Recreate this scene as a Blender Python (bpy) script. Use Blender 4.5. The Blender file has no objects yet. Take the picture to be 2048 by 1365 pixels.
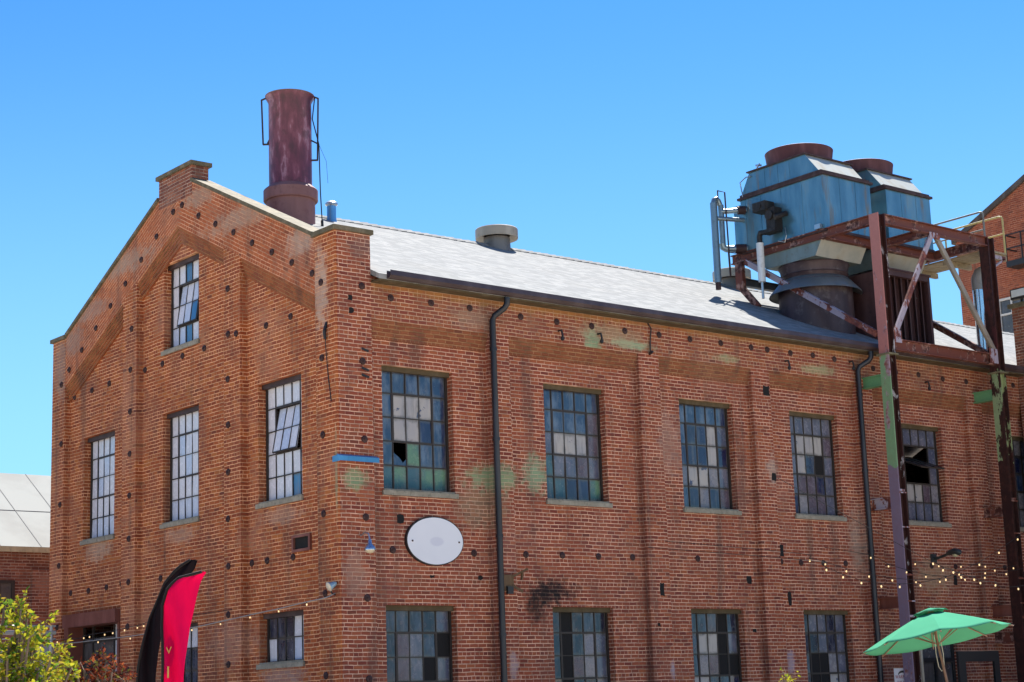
import bpy, math, random
from mathutils import Vector, Matrix
random.seed(7)
R = math.radians
scene = bpy.context.scene
col = scene.collection

# ------------------------------------------------------------------ camera
cam_d = bpy.data.cameras.new("camera")
cam_d.sensor_width = 36.0
cam_d.lens = 3591.4 / 2048 * 36.0
cam_d.clip_start = 0.1
cam_d.clip_end = 3000
cam_o = bpy.data.objects.new("camera", cam_d)
col.objects.link(cam_o)
rv = Vector((0.7776688, -0.62773734, -0.03430855))
uv = Vector((-0.10074495, -0.17830319, 0.97880459))
wv = Vector((0.62054951, 0.75772938, 0.20190219))
M = Matrix((rv, uv, -wv)).transposed().to_4x4()
M.translation = Vector((-18.189, -27.372, 1.65))
cam_o.matrix_world = M
scene.camera = cam_o

# ------------------------------------------------------------------ sky, sun, exposure
SUN_EL, SUN_AZ = 60.0, 52.0            # degrees above horizon, clockwise from +Y
world = bpy.data.worlds.new("World")
scene.world = world
world.use_nodes = True
wt = world.node_tree
bg = wt.nodes["Background"]
sky = wt.nodes.new("ShaderNodeTexSky")
sky.sky_type = 'NISHITA'
sky.sun_disc = False
sky.sun_elevation = R(SUN_EL)
sky.sun_rotation = R(SUN_AZ)
sky.altitude = 0
sky.air_density = 1.0
sky.dust_density = 0.7
sky.ozone_density = 2.6
tint = wt.nodes.new("ShaderNodeMix")
tint.data_type = 'RGBA'; tint.blend_type = 'MULTIPLY'
tint.inputs[0].default_value = 1.0
tint.inputs[7].default_value = (0.23, 0.58, 0.92, 1)
gam = wt.nodes.new("ShaderNodeGamma")
gam.inputs[1].default_value = 1.22
wt.links.new(sky.outputs[0], gam.inputs[0])
wt.links.new(gam.outputs[0], tint.inputs[6])
tc = wt.nodes.new("ShaderNodeTexCoord"); sx = wt.nodes.new("ShaderNodeSeparateXYZ")
wt.links.new(tc.outputs["Generated"], sx.inputs[0])
hz = wt.nodes.new("ShaderNodeMapRange"); hz.interpolation_type = 'SMOOTHSTEP'
hz.inputs[1].default_value = 0.42; hz.inputs[2].default_value = 0.02; hz.inputs[3].default_value = 0.0; hz.inputs[4].default_value = 0.8
wt.links.new(sx.outputs[2], hz.inputs[0])
air = wt.nodes.new("ShaderNodeMix"); air.data_type = 'RGBA'
air.inputs[7].default_value = (3.6, 6.9, 8.6, 1)
wt.links.new(hz.outputs[0], air.inputs[0]); wt.links.new(tint.outputs[2], air.inputs[6])
wt.links.new(air.outputs[2], bg.inputs[0])
bg.inputs[1].default_value = 0.053
sun_d = bpy.data.lights.new("sun", 'SUN')
sun_d.energy = 5.0
sun_d.angle = R(0.53)
sun_d.color = (1.0, 0.95, 0.87)
sun_o = bpy.data.objects.new("sun", sun_d)
col.objects.link(sun_o)
sdir = Vector((math.sin(R(SUN_AZ)) * math.cos(R(SUN_EL)), math.cos(R(SUN_AZ)) * math.cos(R(SUN_EL)), math.sin(R(SUN_EL))))
sun_o.rotation_euler = sdir.to_track_quat('Z', 'Y').to_euler()
sun_o.location = sdir * 80
scene.view_settings.view_transform = 'Standard'
scene.view_settings.look = 'None'
scene.view_settings.exposure = 1.36
scene.view_settings.gamma = 1.0

# ------------------------------------------------------------------ helpers: meshes
class MB:
    def __init__(self):
        self.v = []; self.f = []; self.mi = []
    def add(self, vs, fs, mi=0):
        b = len(self.v)
        self.v += [tuple(p) for p in vs]
        for f in fs:
            self.f.append(tuple(b + i for i in f)); self.mi.append(mi)
        return self
    def box(self, x0, x1, y0, y1, z0, z1, mi=0):
        return self.add([(x0, y0, z0), (x1, y0, z0), (x1, y1, z0), (x0, y1, z0), (x0, y0, z1), (x1, y0, z1), (x1, y1, z1), (x0, y1, z1)],
                        [(0, 3, 2, 1), (4, 5, 6, 7), (0, 1, 5, 4), (1, 2, 6, 5), (2, 3, 7, 6), (3, 0, 4, 7)], mi)
    def quad(self, a, b, c, d, mi=0):
        return self.add([a, b, c, d], [(0, 1, 2, 3)], mi)
    def prism(self, poly, ext, mi=0):
        n = len(poly); e = Vector(ext)
        a = [Vector(p) for p in poly]
        return self.add(a + [p + e for p in a], [tuple(range(n - 1, -1, -1)), tuple(range(n, 2 * n))] +
                        [(i, (i + 1) % n, n + (i + 1) % n, n + i) for i in range(n)], mi)
    def bar(self, p0, p1, w, h, up=(0, 0, 1), mi=0):
        p0 = Vector(p0); p1 = Vector(p1); d = (p1 - p0).normalized()
        s = d.cross(Vector(up))
        if s.length < 1e-4: s = d.cross(Vector((1, 0, 0)))
        s.normalize(); t = s.cross(d).normalized()
        c = [(-w / 2, -h / 2), (w / 2, -h / 2), (w / 2, h / 2), (-w / 2, h / 2)]
        return self.prism([p0 + s * a + t * b for a, b in c], p1 - p0, mi)
    def ibeam(self, p0, p1, w, h, up=(0, 0, 1), t=0.025, mi=0):
        p0 = Vector(p0); p1 = Vector(p1); d = (p1 - p0).normalized()
        s = d.cross(Vector(up)).normalized(); u = s.cross(d).normalized()
        a, b, k = w / 2, h / 2, t / 2
        c = [(-a, -b), (a, -b), (a, -b + t), (k, -b + t), (k, b - t), (a, b - t), (a, b), (-a, b), (-a, b - t), (-k, b - t), (-k, -b + t), (-a, -b + t)]
        return self.prism([p0 + s * x + u * y for x, y in c], p1 - p0, mi)
    def tube(self, pts, r, n=8, mi=0, caps=True):
        pts = [Vector(p) for p in pts]; rs = r if isinstance(r, (list, tuple)) else [r] * len(pts)
        b = len(self.v); prev = None
        for i, p in enumerate(pts):
            d = (pts[min(i + 1, len(pts) - 1)] - pts[max(i - 1, 0)]).normalized()
            if prev is None:
                a = d.orthogonal().normalized()
            else:
                a = (prev - d * prev.dot(d)).normalized()
            prev = a; c = d.cross(a)
            for k in range(n):
                t = 2 * math.pi * k / n
                self.v.append(tuple(p + (a * math.cos(t) + c * math.sin(t)) * rs[i]))
        for i in range(len(pts) - 1):
            for k in range(n):
                k2 = (k + 1) % n
                self.f.append((b + i * n + k, b + i * n + k2, b + (i + 1) * n + k2, b + (i + 1) * n + k)); self.mi.append(mi)
        if caps:
            self.f.append(tuple(b + k for k in range(n - 1, -1, -1))); self.mi.append(mi)
            self.f.append(tuple(b + (len(pts) - 1) * n + k for k in range(n))); self.mi.append(mi)
        return self
    def lathe(self, prof, c, n=32, mi=0, closed_bottom=False, closed_top=False, axis=None):
        b = len(self.v); c = Vector(c)
        q = Vector((0, 0, 1)).rotation_difference(Vector(axis)) if axis else None
        for r, z in prof:
            for k in range(n):
                t = 2 * math.pi * k / n
                p = Vector((r * math.cos(t), r * math.sin(t), z))
                if q: p = q @ p
                self.v.append(tuple(c + p))
        for i in range(len(prof) - 1):
            for k in range(n):
                k2 = (k + 1) % n
                self.f.append((b + i * n + k, b + i * n + k2, b + (i + 1) * n + k2, b + (i + 1) * n + k)); self.mi.append(mi)
        if closed_bottom:
            self.f.append(tuple(b + k for k in range(n - 1, -1, -1))); self.mi.append(mi)
        if closed_top:
            o = b + (len(prof) - 1) * n
            self.f.append(tuple(o + k for k in range(n))); self.mi.append(mi)
        return self
    def build(self, name, mat, parent=None, smooth=None):
        me = bpy.data.meshes.new(name)
        me.from_pydata(self.v, [], self.f)
        mats = mat if isinstance(mat, (list, tuple)) else [mat]
        for m in mats: me.materials.append(m)
        me.polygons.foreach_set("material_index", self.mi)
        me.update()
        if smooth is not None:
            me.set_sharp_from_angle(angle=R(smooth))
            me.polygons.foreach_set("use_smooth", [True] * len(me.polygons))
        o = bpy.data.objects.new(name, me)
        col.objects.link(o)
        if parent: o.parent = parent
        return o

def build_each(mb, name, mat, parent, smooth=None, root=None):
    """every connected piece of mb becomes an object of its own"""
    up = list(range(len(mb.v)))
    def find(a):
        while up[a] != a: up[a] = up[up[a]]; a = up[a]
        return a
    for f in mb.f:
        for i in f[1:]: up[find(i)] = find(f[0])
    groups = {}
    for f, m in zip(mb.f, mb.mi): groups.setdefault(find(f[0]), []).append((f, m))
    out = []
    for fs in groups.values():
        ids = sorted({i for f, _ in fs for i in f}); ix = {i: k for k, i in enumerate(ids)}
        q = MB(); q.v = [mb.v[i] for i in ids]; q.f = [tuple(ix[i] for i in f) for f, _ in fs]; q.mi = [m for _, m in fs]
        o = q.build(name, mat, parent, smooth)
        if root: keep(o, root)
        out.append(o)
    return out

def tag(o, label=None, cat=None, group=None, kind=None):
    if label: o['label'] = label
    if cat: o['category'] = cat
    if group: o['group'] = group
    if kind: o['kind'] = kind
    return o
def thing(name, label, cat, loc=(0, 0, 0), group=None, rot=(0, 0, 0)):
    o = bpy.data.objects.new(name, None)
    o.empty_display_size = 0.3
    col.objects.link(o)
    o.location = loc; o.rotation_euler = rot
    return tag(o, label, cat, group)
def keep(o, root):          # child built in world coordinates under a moved root
    if o.parent == root: o.matrix_parent_inverse = root.matrix_basis.inverted()
    return o

# ------------------------------------------------------------------ helpers: materials
class NT:
    def __init__(self, name):
        self.m = bpy.data.materials.new(name); self.m.use_nodes = True
        self.t = self.m.node_tree; self.b = self.t.nodes["Principled BSDF"]
        self.pos = None
    def new(self, k): return self.t.nodes.new(k)
    def put(self, sock, v):
        if isinstance(v, bpy.types.NodeSocket): self.t.links.new(v, sock)
        elif v is not None:
            if isinstance(v, (tuple, list)) and len(v) == 3 and sock.type == 'RGBA': v = (*v, 1)
            sock.default_value = v
    def P(self):
        if not self.pos:
            g = self.new("ShaderNodeNewGeometry"); s = self.new("ShaderNodeSeparateXYZ")
            self.t.links.new(g.outputs["Position"], s.inputs[0])
            self.pos = (g.outputs["Position"], s.outputs[0], s.outputs[1], s.outputs[2])
        return self.pos
    def math(self, op, a, b=None, c=None, clamp=False):
        n = self.new("ShaderNodeMath"); n.operation = op; n.use_clamp = clamp
        self.put(n.inputs[0], a)
        if b is not None: self.put(n.inputs[1], b)
        if c is not None: self.put(n.inputs[2], c)
        return n.outputs[0]
    def mix(self, f, a, b, mode='MIX'):
        n = self.new("ShaderNodeMix"); n.data_type = 'RGBA'; n.blend_type = mode
        self.put(n.inputs[0], f); self.put(n.inputs[6], a); self.put(n.inputs[7], b)
        return n.outputs[2]
    def noise(self, vec=None, scale=5, detail=4, rough=0.55, out=0):
        n = self.new("ShaderNodeTexNoise")
        n.inputs["Scale"].default_value = scale; n.inputs["Detail"].default_value = detail; n.inputs["Roughness"].default_value = rough
        self.put(n.inputs["Vector"], vec if vec is not None else self.P()[0])
        return n.outputs[out]
    def white(self, a, b, c=0.0):
        cm = self.new("ShaderNodeCombineXYZ")
        self.put(cm.inputs[0], a); self.put(cm.inputs[1], b); self.put(cm.inputs[2], c)
        w = self.new("ShaderNodeTexWhiteNoise"); w.noise_dimensions = '3D'
        self.t.links.new(cm.outputs[0], w.inputs[0])
        return w.outputs[0]
    def ramp(self, f, stops, interp='LINEAR'):
        n = self.new("ShaderNodeValToRGB"); n.color_ramp.interpolation = interp
        e = n.color_ramp.elements
        while len(e) < len(stops): e.new(0.5)
        for i, (p, c) in enumerate(stops):
            e[i].position = p; e[i].color = (*c, 1) if len(c) == 3 else c
        self.put(n.inputs[0], f)
        return n.outputs[0]
    def step(self, x, lo, hi):
        n = self.new("ShaderNodeMapRange"); n.interpolation_type = 'SMOOTHSTEP'
        self.put(n.inputs[0], x); n.inputs[1].default_value = lo; n.inputs[2].default_value = hi
        return n.outputs[0]
    def scaled(self, sx, sy, sz):
        n = self.new("ShaderNodeVectorMath"); n.operation = 'MULTIPLY'
        self.put(n.inputs[0], self.P()[0]); n.inputs[1].default_value = (sx, sy, sz)
        return n.outputs[0]
    def blob(self, c, r, amp=1.35, scale=5.5, soft=0.42):
        """soft noisy ellipsoid mask round a world point: a stain with an edge of its own"""
        a = self.new("ShaderNodeVectorMath"); a.operation = 'SUBTRACT'
        self.put(a.inputs[0], self.P()[0]); a.inputs[1].default_value = c
        b = self.new("ShaderNodeVectorMath"); b.operation = 'DIVIDE'
        self.t.links.new(a.outputs[0], b.inputs[0]); b.inputs[1].default_value = r
        l = self.new("ShaderNodeVectorMath"); l.operation = 'LENGTH'
        self.t.links.new(b.outputs[0], l.inputs[0])
        n = self.noise(scale=scale, detail=7, rough=0.65)
        d = self.math('ADD', l.outputs["Value"], self.math('MULTIPLY', self.math('SUBTRACT', n, 0.5), amp * 2))
        return self.step(self.math('SUBTRACT', 1.15, d), 0.0, soft)
    def bump(self, h, strength=0.5, dist=0.01):
        n = self.new("ShaderNodeBump"); n.inputs["Strength"].default_value = strength; n.inputs["Distance"].default_value = dist
        self.put(n.inputs["Height"], h); self.t.links.new(n.outputs[0], self.b.inputs["Normal"])
    def done(self, color, rough=0.8, metal=0.0, spec=None, **k):
        self.put(self.b.inputs["Base Color"], color); self.put(self.b.inputs["Roughness"], rough); self.put(self.b.inputs["Metallic"], metal)
        if spec is not None: self.b.inputs["Specular IOR Level"].default_value = spec
        for a, v in k.items(): self.put(self.b.inputs[a.replace('_', ' ')], v)
        return self.m

COURSE = 0.0762
def brick_mat(name, bricks, mortar, rake=False, stains=(), bleach=0.0, joint=0.0080, course=COURSE, drip=0.55, pale=(0.50, 0.27, 0.19)):
    n = NT(name); P, X, Y, Z = n.P()
    if rake:
        a = math.atan(0.487)
        my = n.math('ABSOLUTE', n.math('SUBTRACT', Y, 6.1))
        u = n.math('SUBTRACT', n.math('MULTIPLY', my, math.cos(a)), n.math('MULTIPLY', Z, math.sin(a)))
        v = n.math('ADD', n.math('MULTIPLY', my, math.sin(a)), n.math('MULTIPLY', Z, math.cos(a)))
        u = n.math('ADD', u, n.math('MULTIPLY', X, 1.0))
    else:
        u = n.math('ADD', X, Y); v = Z
    u = n.math('ADD', u, 100.0); v = n.math('ADD', v, 0.03)
    wob = n.noise(scale=2.5, detail=2)
    v = n.math('ADD', v, n.math('MULTIPLY', n.math('SUBTRACT', wob, 0.5), 0.03))
    fine = n.noise(scale=30, detail=2)
    v = n.math('ADD', v, n.math('MULTIPLY', n.math('SUBTRACT', fine, 0.5), 0.003))
    u = n.math('ADD', u, n.math('MULTIPLY', n.math('SUBTRACT', fine, 0.5), 0.008))
    vr = n.math('DIVIDE', v, course)
    row = n.math('FLOOR', vr); fv = n.math('FRACT', vr)
    head = n.math('COMPARE', n.math('MODULO', row, 6.0), 0.0, 0.3)
    L = n.math('SUBTRACT', 0.2032 * course / COURSE, n.math('MULTIPLY', head, 0.1016 * course / COURSE))
    off = n.math('ADD', n.math('MULTIPLY', n.math('MODULO', row, 2.0), 0.5), n.math('MULTIPLY', n.white(row, 3.3), 0.22))
    ur = n.math('ADD', n.math('DIVIDE', u, L), off)
    ci = n.math('FLOOR', ur); fu = n.math('FRACT', ur)
    du = n.math('ADD', n.math('MULTIPLY', n.math('MINIMUM', fu, n.math('SUBTRACT', 1.0, fu)), L), n.math('MULTIPLY', n.white(ci, row, 5.0), 0.0055))
    dv = n.math('SUBTRACT', n.math('MULTIPLY', n.math('MINIMUM', fv, n.math('SUBTRACT', 1.0, fv)), course), 0.001)
    d = n.math('MINIMUM', du, dv)
    jw = n.math('ADD', joint - 0.003, n.math('MULTIPLY', n.noise(scale=9, detail=3), 0.006))
    face = n.math('DIVIDE', n.math('SUBTRACT', d, n.math('SUBTRACT', jw, 0.0015)), 0.003, clamp=True)
    h = n.white(ci, row, head)
    k = len(bricks)
    bc = n.ramp(h, [(i / k, c) for i, c in enumerate(bricks)], 'CONSTANT')
    bc = n.mix(n.math('MULTIPLY', n.noise(scale=45, detail=5), 0.38), bc, n.mix(0.6, bc, (0.02, 0.012, 0.01)))
    big = n.noise(scale=0.55, detail=5, rough=0.6)
    bc = n.mix(n.math('MULTIPLY', n.step(big, 0.50, 0.75), 0.45), bc, pale)
    bc = n.mix(n.math('MULTIPLY', n.step(n.noise(scale=1.3, detail=4), 0.55, 0.72), 0.4), bc, (0.13, 0.055, 0.035))
    mc = n.mix(n.step(n.noise(scale=2.2, detail=6, rough=.65), 0.38, 0.66), mortar, tuple(c * 0.5 for c in mortar))
    bc = n.mix(n.math('MULTIPLY', n.step(n.noise(scale=0.9, detail=6, rough=.65), 0.47, 0.66), 0.55), bc, (0.20, 0.060, 0.040))
    bc = n.mix(n.math('MULTIPLY', n.math('GREATER_THAN', n.white(ci, row, 9.0), 0.975), 0.45), bc, (0.09, 0.036, 0.028))
    c = n.mix(face, mc, bc)
    if drip:
        st = n.noise(vec=n.scaled(2.4, 2.4, 0.16), scale=1.0, detail=5)
        c = n.mix(n.math('MULTIPLY', n.step(st, 0.52, 0.74), drip), c, (0.085, 0.055, 0.045))
    for (cc, rr, colr, s) in stains:
        k_ = n.math('MULTIPLY', n.math('MULTIPLY', n.blob(cc, rr, 1.15, 6.5, 1.0 if s >= .9 else .75), s), n.math('ADD', 0.62 if s >= .9 else 0.36, n.math('MULTIPLY', n.math('ADD', face, h), 0.19 if s >= .9 else 0.30), clamp=True))
        c = n.mix(k_, c, colr)
    n.bump(n.math('ADD', n.math('MULTIPLY', face, 0.8), n.math('MULTIPLY', n.noise(scale=60, detail=3), 0.35)), 0.9, 0.010)
    return n.done(c, 0.9, spec=0.25)

def paint(name, c, rough=0.55, metal=0.0, var=0.25, scale=4.0, dirt=(0.08, 0.06, 0.05), dirt_amt=0.35, bump=0.15, streak=True, spec=None, c2=None):
    n = NT(name)
    v = n.noise(vec=n.scaled(scale, scale, scale * (0.15 if streak else 1)), scale=1.0, detail=6)
    k = n.mix(n.step(v, 0.42, 0.72), c, c2 if c2 else tuple(min(1, x * (1 + var) + 0.02) for x in c))
    w = n.noise(scale=scale * 2.2, detail=7, rough=0.65)
    k = n.mix(n.math('MULTIPLY', n.step(w, 0.52, 0.72), dirt_amt), k, dirt)
    n.bump(n.noise(scale=scale * 9, detail=4), bump, 0.01)
    return n.done(k, n.math('ADD', rough - 0.08, n.math('MULTIPLY', w, 0.16)), metal, spec)

def peeled(name, stops, rust=(0.075, 0.022, 0.014), rust2=(0.16, 0.05, 0.028), thr=0.55, rough=0.6, scale=2.2, stretch=0.5):
    """paint over rusty steel, flaking in patches; stops = [(below z, colour)] from the ground up"""
    n = NT(name); Z = n.P()[3]
    k = stops[-1][1]
    zz = n.math('ADD', Z, n.math('MULTIPLY', n.math('SUBTRACT', n.noise(scale=3), 0.5), 0.5))
    for z, c in reversed(stops[:-1]):
        k = n.mix(n.math('LESS_THAN', zz, z), k, c)
    r = n.mix(n.step(n.noise(scale=9, detail=6), 0.4, 0.65), rust, rust2)
    f = n.noise(vec=n.scaled(scale, scale, scale * stretch), scale=1.0, detail=8, rough=0.68)
    m = n.step(f, thr - 0.012, thr + 0.012)
    k = n.mix(n.math('MULTIPLY', n.noise(scale=14, detail=5), 0.45), k, tuple(x * 0.45 for x in stops[-1][1]))
    c = n.mix(m, k, r)
    n.bump(n.math('SUBTRACT', n.noise(scale=30, detail=4), m), 0.3, 0.006)
    return n.done(c, rough, 0.0, 0.3)

def glass(name, c, rough=0.12, c2=None, amt=0.5, spec=0.5, scale=4.0, patch=None, low=None, grime=.75):
    n = NT(name)
    f = n.noise(vec=n.scaled(scale, scale, scale * 0.45), scale=1.0, detail=6, rough=0.6)
    k = n.mix(n.math('MULTIPLY', n.step(f, 0.40, 0.70), amt), c, c2 or tuple(x * 2 + 0.03 for x in c))
    if patch:       # ragged outline of mirrored pale buildings, painted into the colour
        k = n.mix(n.step(n.noise(vec=n.scaled(3.2, 3.2, 3.2), scale=1.0, detail=6, rough=.6), patch[0], patch[0] + .035), k, patch[1])
    if low:         # mirrored trees darkening towards the sill, painted into the colour
        z = n.math('ADD', n.P()[3], n.math('MULTIPLY', n.math('SUBTRACT', n.noise(scale=2.5, detail=4), .5), .35))
        k = n.mix(n.step(z, low[0], low[1]), low[2], k)
    u = n.new("ShaderNodeUVMap"); u.uv_map = "pane"; su = n.new("ShaderNodeSeparateXYZ"); n.t.links.new(u.outputs[0], su.inputs[0])
    ed = [n.math('MINIMUM', su.outputs[i], n.math('SUBTRACT', 1.0, su.outputs[i])) for i in (0, 1)]
    e = n.math('ADD', n.math('MINIMUM', *ed), n.math('MULTIPLY', n.math('SUBTRACT', n.noise(scale=7, detail=6, rough=.65), .5), .36))
    k = n.mix(n.math('MULTIPLY', n.math('SUBTRACT', 1.0, n.step(e, -.02, .17)), grime), k, (0.085, 0.078, 0.066))
    k = n.mix(n.math('MULTIPLY', n.step(n.noise(vec=n.scaled(9, 9, 1.3), scale=1.0, detail=6, rough=.65), .5, .7), grime * .6), k, (0.14, 0.14, 0.15))
    g = n.noise(scale=9, detail=6)
    return n.done(k, n.math('ADD', rough, n.math('MULTIPLY', n.step(g, 0.45, 0.7), 0.22)), 0.0, spec)

def plain(name, c, rough=0.6, metal=0.0, spec=None):
    n = NT(name)
    k = n.mix(n.math('MULTIPLY', n.noise(scale=6, detail=5), 0.5), c, tuple(x * 0.6 for x in c))
    return n.done(k, rough, metal, spec)

GREEN = (0.20, 0.42, 0.24)
gable_bricks = [(0.377, 0.091, 0.028), (0.433, 0.117, 0.034), (0.319, 0.071, 0.023), (0.401, 0.098, 0.030), (0.270, 0.058, 0.021), (0.458, 0.140, 0.039), (0.352, 0.082, 0.026), (0.418, 0.106, 0.031)]
long_bricks = [(0.304, 0.075, 0.038), (0.350, 0.095, 0.046), (0.258, 0.061, 0.034), (0.327, 0.081, 0.040), (0.205, 0.047, 0.031), (0.365, 0.105, 0.045), (0.281, 0.067, 0.037), (0.334, 0.085, 0.041)]  # gable's brighter and this side's dimmer light are put into both palettes
B_GABLE = brick_mat("brick_gable", gable_bricks, (0.80, 0.41, 0.22), stains=[
    ((0, 10.0, 5.55), (1, .75, .30), (0.47, 0.34, 0.25), .8), ((0, 6.2, 5.5), (1, .8, .22), (0.42, 0.29, 0.22), .6), ((0, 2.2, 5.5), (1, .8, .22), (0.42, 0.29, 0.22), .55),
    ((0, 2.2, 2.45), (1, .9, .3), (0.34, 0.24, 0.21), .8), ((0, 0.5, 9.6), (1, .28, .9), (0.50, 0.38, 0.30), .85), ((0, 11.8, 10.0), (1, .4, .9), (0.30, 0.21, 0.17), .8),
    ((0, 4.0, 3.2), (1, 1.2, .5), (0.40, 0.24, 0.19), .45), ((0, 0.06, 6.0), (.1, .05, .9), (0.25, 0.33, 0.2), .6)])
B_RAKE = brick_mat("brick_raked_band", [(0.47, 0.125, 0.045), (0.40, 0.105, 0.040), (0.51, 0.15, 0.055), (0.44, 0.118, 0.045)], (0.70, 0.36, 0.21), rake=True, bleach=1, stains=[
    ((0, 3.2, 11.72), (1, 2.0, .28), (0.38, 0.28, 0.21), .75), ((0, 8.8, 11.85), (1, 1.9, .30), (0.36, 0.27, 0.21), .8), ((0, 1.2, 10.7), (1, .6, .35), (0.45, 0.34, 0.27), .8),
    ((0, 11.2, 10.55), (1, .7, .4), (0.30, 0.21, 0.17), .8), ((0, 10.4, 11.1), (1, 1.2, .3), (0.36, 0.26, 0.21), .7), ((0, 5.1, 12.6), (1, .9, .25), (0.38, 0.28, 0.21), .75)])
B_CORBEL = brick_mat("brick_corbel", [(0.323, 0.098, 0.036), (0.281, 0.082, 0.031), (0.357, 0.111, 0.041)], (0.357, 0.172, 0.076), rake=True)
B_LONG = brick_mat("brick_long", long_bricks, (0.72, 0.43, 0.30), pale=(0.36, 0.165, 0.125), stains=[
    ((3.75, 0, 6.15), (.8, 1, .32), (0.20, 0.36, 0.20), .75), ((0.38, 0, 5.95), (.32, 1, .22), (0.19, 0.36, 0.20), .8), ((4.85, 0, 6.3), (.35, 1, .45), (0.22, 0.40, 0.24), .75),
    ((3.4, 0, 5.6), (.7, 1, .55), (0.25, 0.24, 0.15), .5), ((6.42, 0, 9.1), (.22, 1, .40), (0.25, 0.48, 0.28), .75), ((7.5, 0, 9.18), (.7, 1, .12), (0.30, 0.52, 0.32), .7),
    ((10.4, 0, 9.15), (.4, 1, .12), (0.35, 0.42, 0.22), .6), ((13.4, 0, 9.2), (.7, 1, .14), (0.36, 0.42, 0.22), .6), ((6.9, 0, 9.35), (1.0, 1, .22), (0.40, 0.33, 0.20), .5),
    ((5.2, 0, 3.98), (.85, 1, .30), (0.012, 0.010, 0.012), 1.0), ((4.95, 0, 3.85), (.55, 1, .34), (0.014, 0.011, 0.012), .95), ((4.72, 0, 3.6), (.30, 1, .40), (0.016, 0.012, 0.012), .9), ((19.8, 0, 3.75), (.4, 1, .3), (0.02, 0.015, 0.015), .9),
    ((0.35, 0, 4.2), (.3, 1, .55), (0.34, 0.22, 0.17), .6), ((0.6, 0, 10.4), (.4, 1, .3), (0.17, 0.115, 0.10), .6), ((14.55, 0, 5.2), (.35, 1, 1.0), (0.36, 0.29, 0.23), .6),
    ((17.3, 0, 4.5), (.9, 1, .45), (0.38, 0.28, 0.17), .7), ((11.7, 0, 6.75), (.3, 1, .4), (0.42, 0.33, 0.27), .75), ((8.6, 0, 7.2), (.5, 1, .8), (0.40, 0.27, 0.22), .5),
    ((8.3, 0, 2.35), (.16, 1, .25), (0.38, 0.36, 0.42), .7), ((12.0, 0, 2.5), (.16, 1, .3), (0.40, 0.36, 0.44), .7), ((4.0, 0, 2.5), (.12, 1, .35), (0.36, 0.34, 0.36), .6)])
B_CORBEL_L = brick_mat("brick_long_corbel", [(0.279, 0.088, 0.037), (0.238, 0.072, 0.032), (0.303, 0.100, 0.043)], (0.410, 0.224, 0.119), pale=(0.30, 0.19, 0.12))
B_FRIEZE_L = brick_mat("brick_long_top", [(0.323, 0.091, 0.044), (0.281, 0.073, 0.040), (0.357, 0.108, 0.046), (0.255, 0.062, 0.040)], (0.612, 0.373, 0.246), pale=(0.306, 0.199, 0.132), stains=[
    ((6.42, 0, 9.1), (.25, 1, .40), (0.25, 0.48, 0.28), .75), ((7.5, 0, 9.20), (.7, 1, .12), (0.32, 0.52, 0.32), .7), ((6.9, 0, 9.35), (1.1, 1, .25), (0.42, 0.36, 0.22), .55),
    ((10.4, 0, 9.18), (.4, 1, .12), (0.35, 0.42, 0.22), .6), ((13.4, 0, 9.2), (.7, 1, .14), (0.36, 0.42, 0.22), .6),
    ((4.0, 0, 9.72), (5.0, 1, .16), (0.36, 0.19, 0.05), .6), ((12.0, 0, 9.72), (5.0, 1, .14), (0.36, 0.20, 0.06), .5), ((3.2, 0, 9.3), (.6, 1, .3), (0.34, 0.25, 0.18), .5)])
B_SHADE = brick_mat("brick_neighbour", [(0.25, 0.085, 0.05), (0.20, 0.065, 0.042), (0.30, 0.105, 0.06), (0.16, 0.05, 0.036)], (0.46, 0.31, 0.24))
B_FAR = brick_mat("brick_far", [(0.326, 0.086, 0.042), (0.281, 0.072, 0.036), (0.355, 0.101, 0.049), (0.237, 0.058, 0.032)], (0.459, 0.230, 0.152), course=0.09, joint=0.008)
COPING = paint("coping_mossy", (0.105, 0.088, 0.050), 0.85, var=0.5, scale=5, dirt=(0.03, 0.032, 0.018), dirt_amt=0.6, streak=False, c2=(0.20, 0.16, 0.10))
CONC = paint("sill_concrete", (0.24, 0.215, 0.165), 0.85, scale=6, dirt=(0.09, 0.085, 0.06), dirt_amt=0.7, streak=False)
STEEL_DK = plain("window_steel", (0.030, 0.022, 0.018), 0.6)
STEEL_RD = paint("lintel_red_steel", (0.16, 0.045, 0.028), 0.6, scale=3, dirt=(0.05, 0.02, 0.015))
LINTEL_O = paint("lintel_ochre", (0.070, 0.047, 0.019), 0.8, scale=4, dirt=(0.05, 0.035, 0.02), dirt_amt=0.5)
LINTEL_D = paint("lintel_dark_steel", (0.035, 0.014, 0.011), 0.6, scale=3, dirt=(0.02, 0.01, 0.008))
RUST_DISC = paint("anchor_plate_iron", (0.032, 0.009, 0.008), 0.75, scale=14, dirt=(0.02, 0.008, 0.008), streak=False)
GUTTER = paint("gutter_brown", (0.050, 0.033, 0.036), 0.5, scale=2, dirt=(0.03, 0.02, 0.02), dirt_amt=0.3)
PIPE_DK = paint("downpipe_black", (0.007, 0.008, 0.014), 0.4, scale=3, dirt=(0.03, 0.03, 0.035), dirt_amt=0.3)
DARK = plain("flat_black", (0.006, 0.005, 0.005), 0.9)  # flat black painting the dark of holes; also the flag sleeves
BLACK = plain("black_metal", (0.012, 0.012, 0.014), 0.5)

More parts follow.
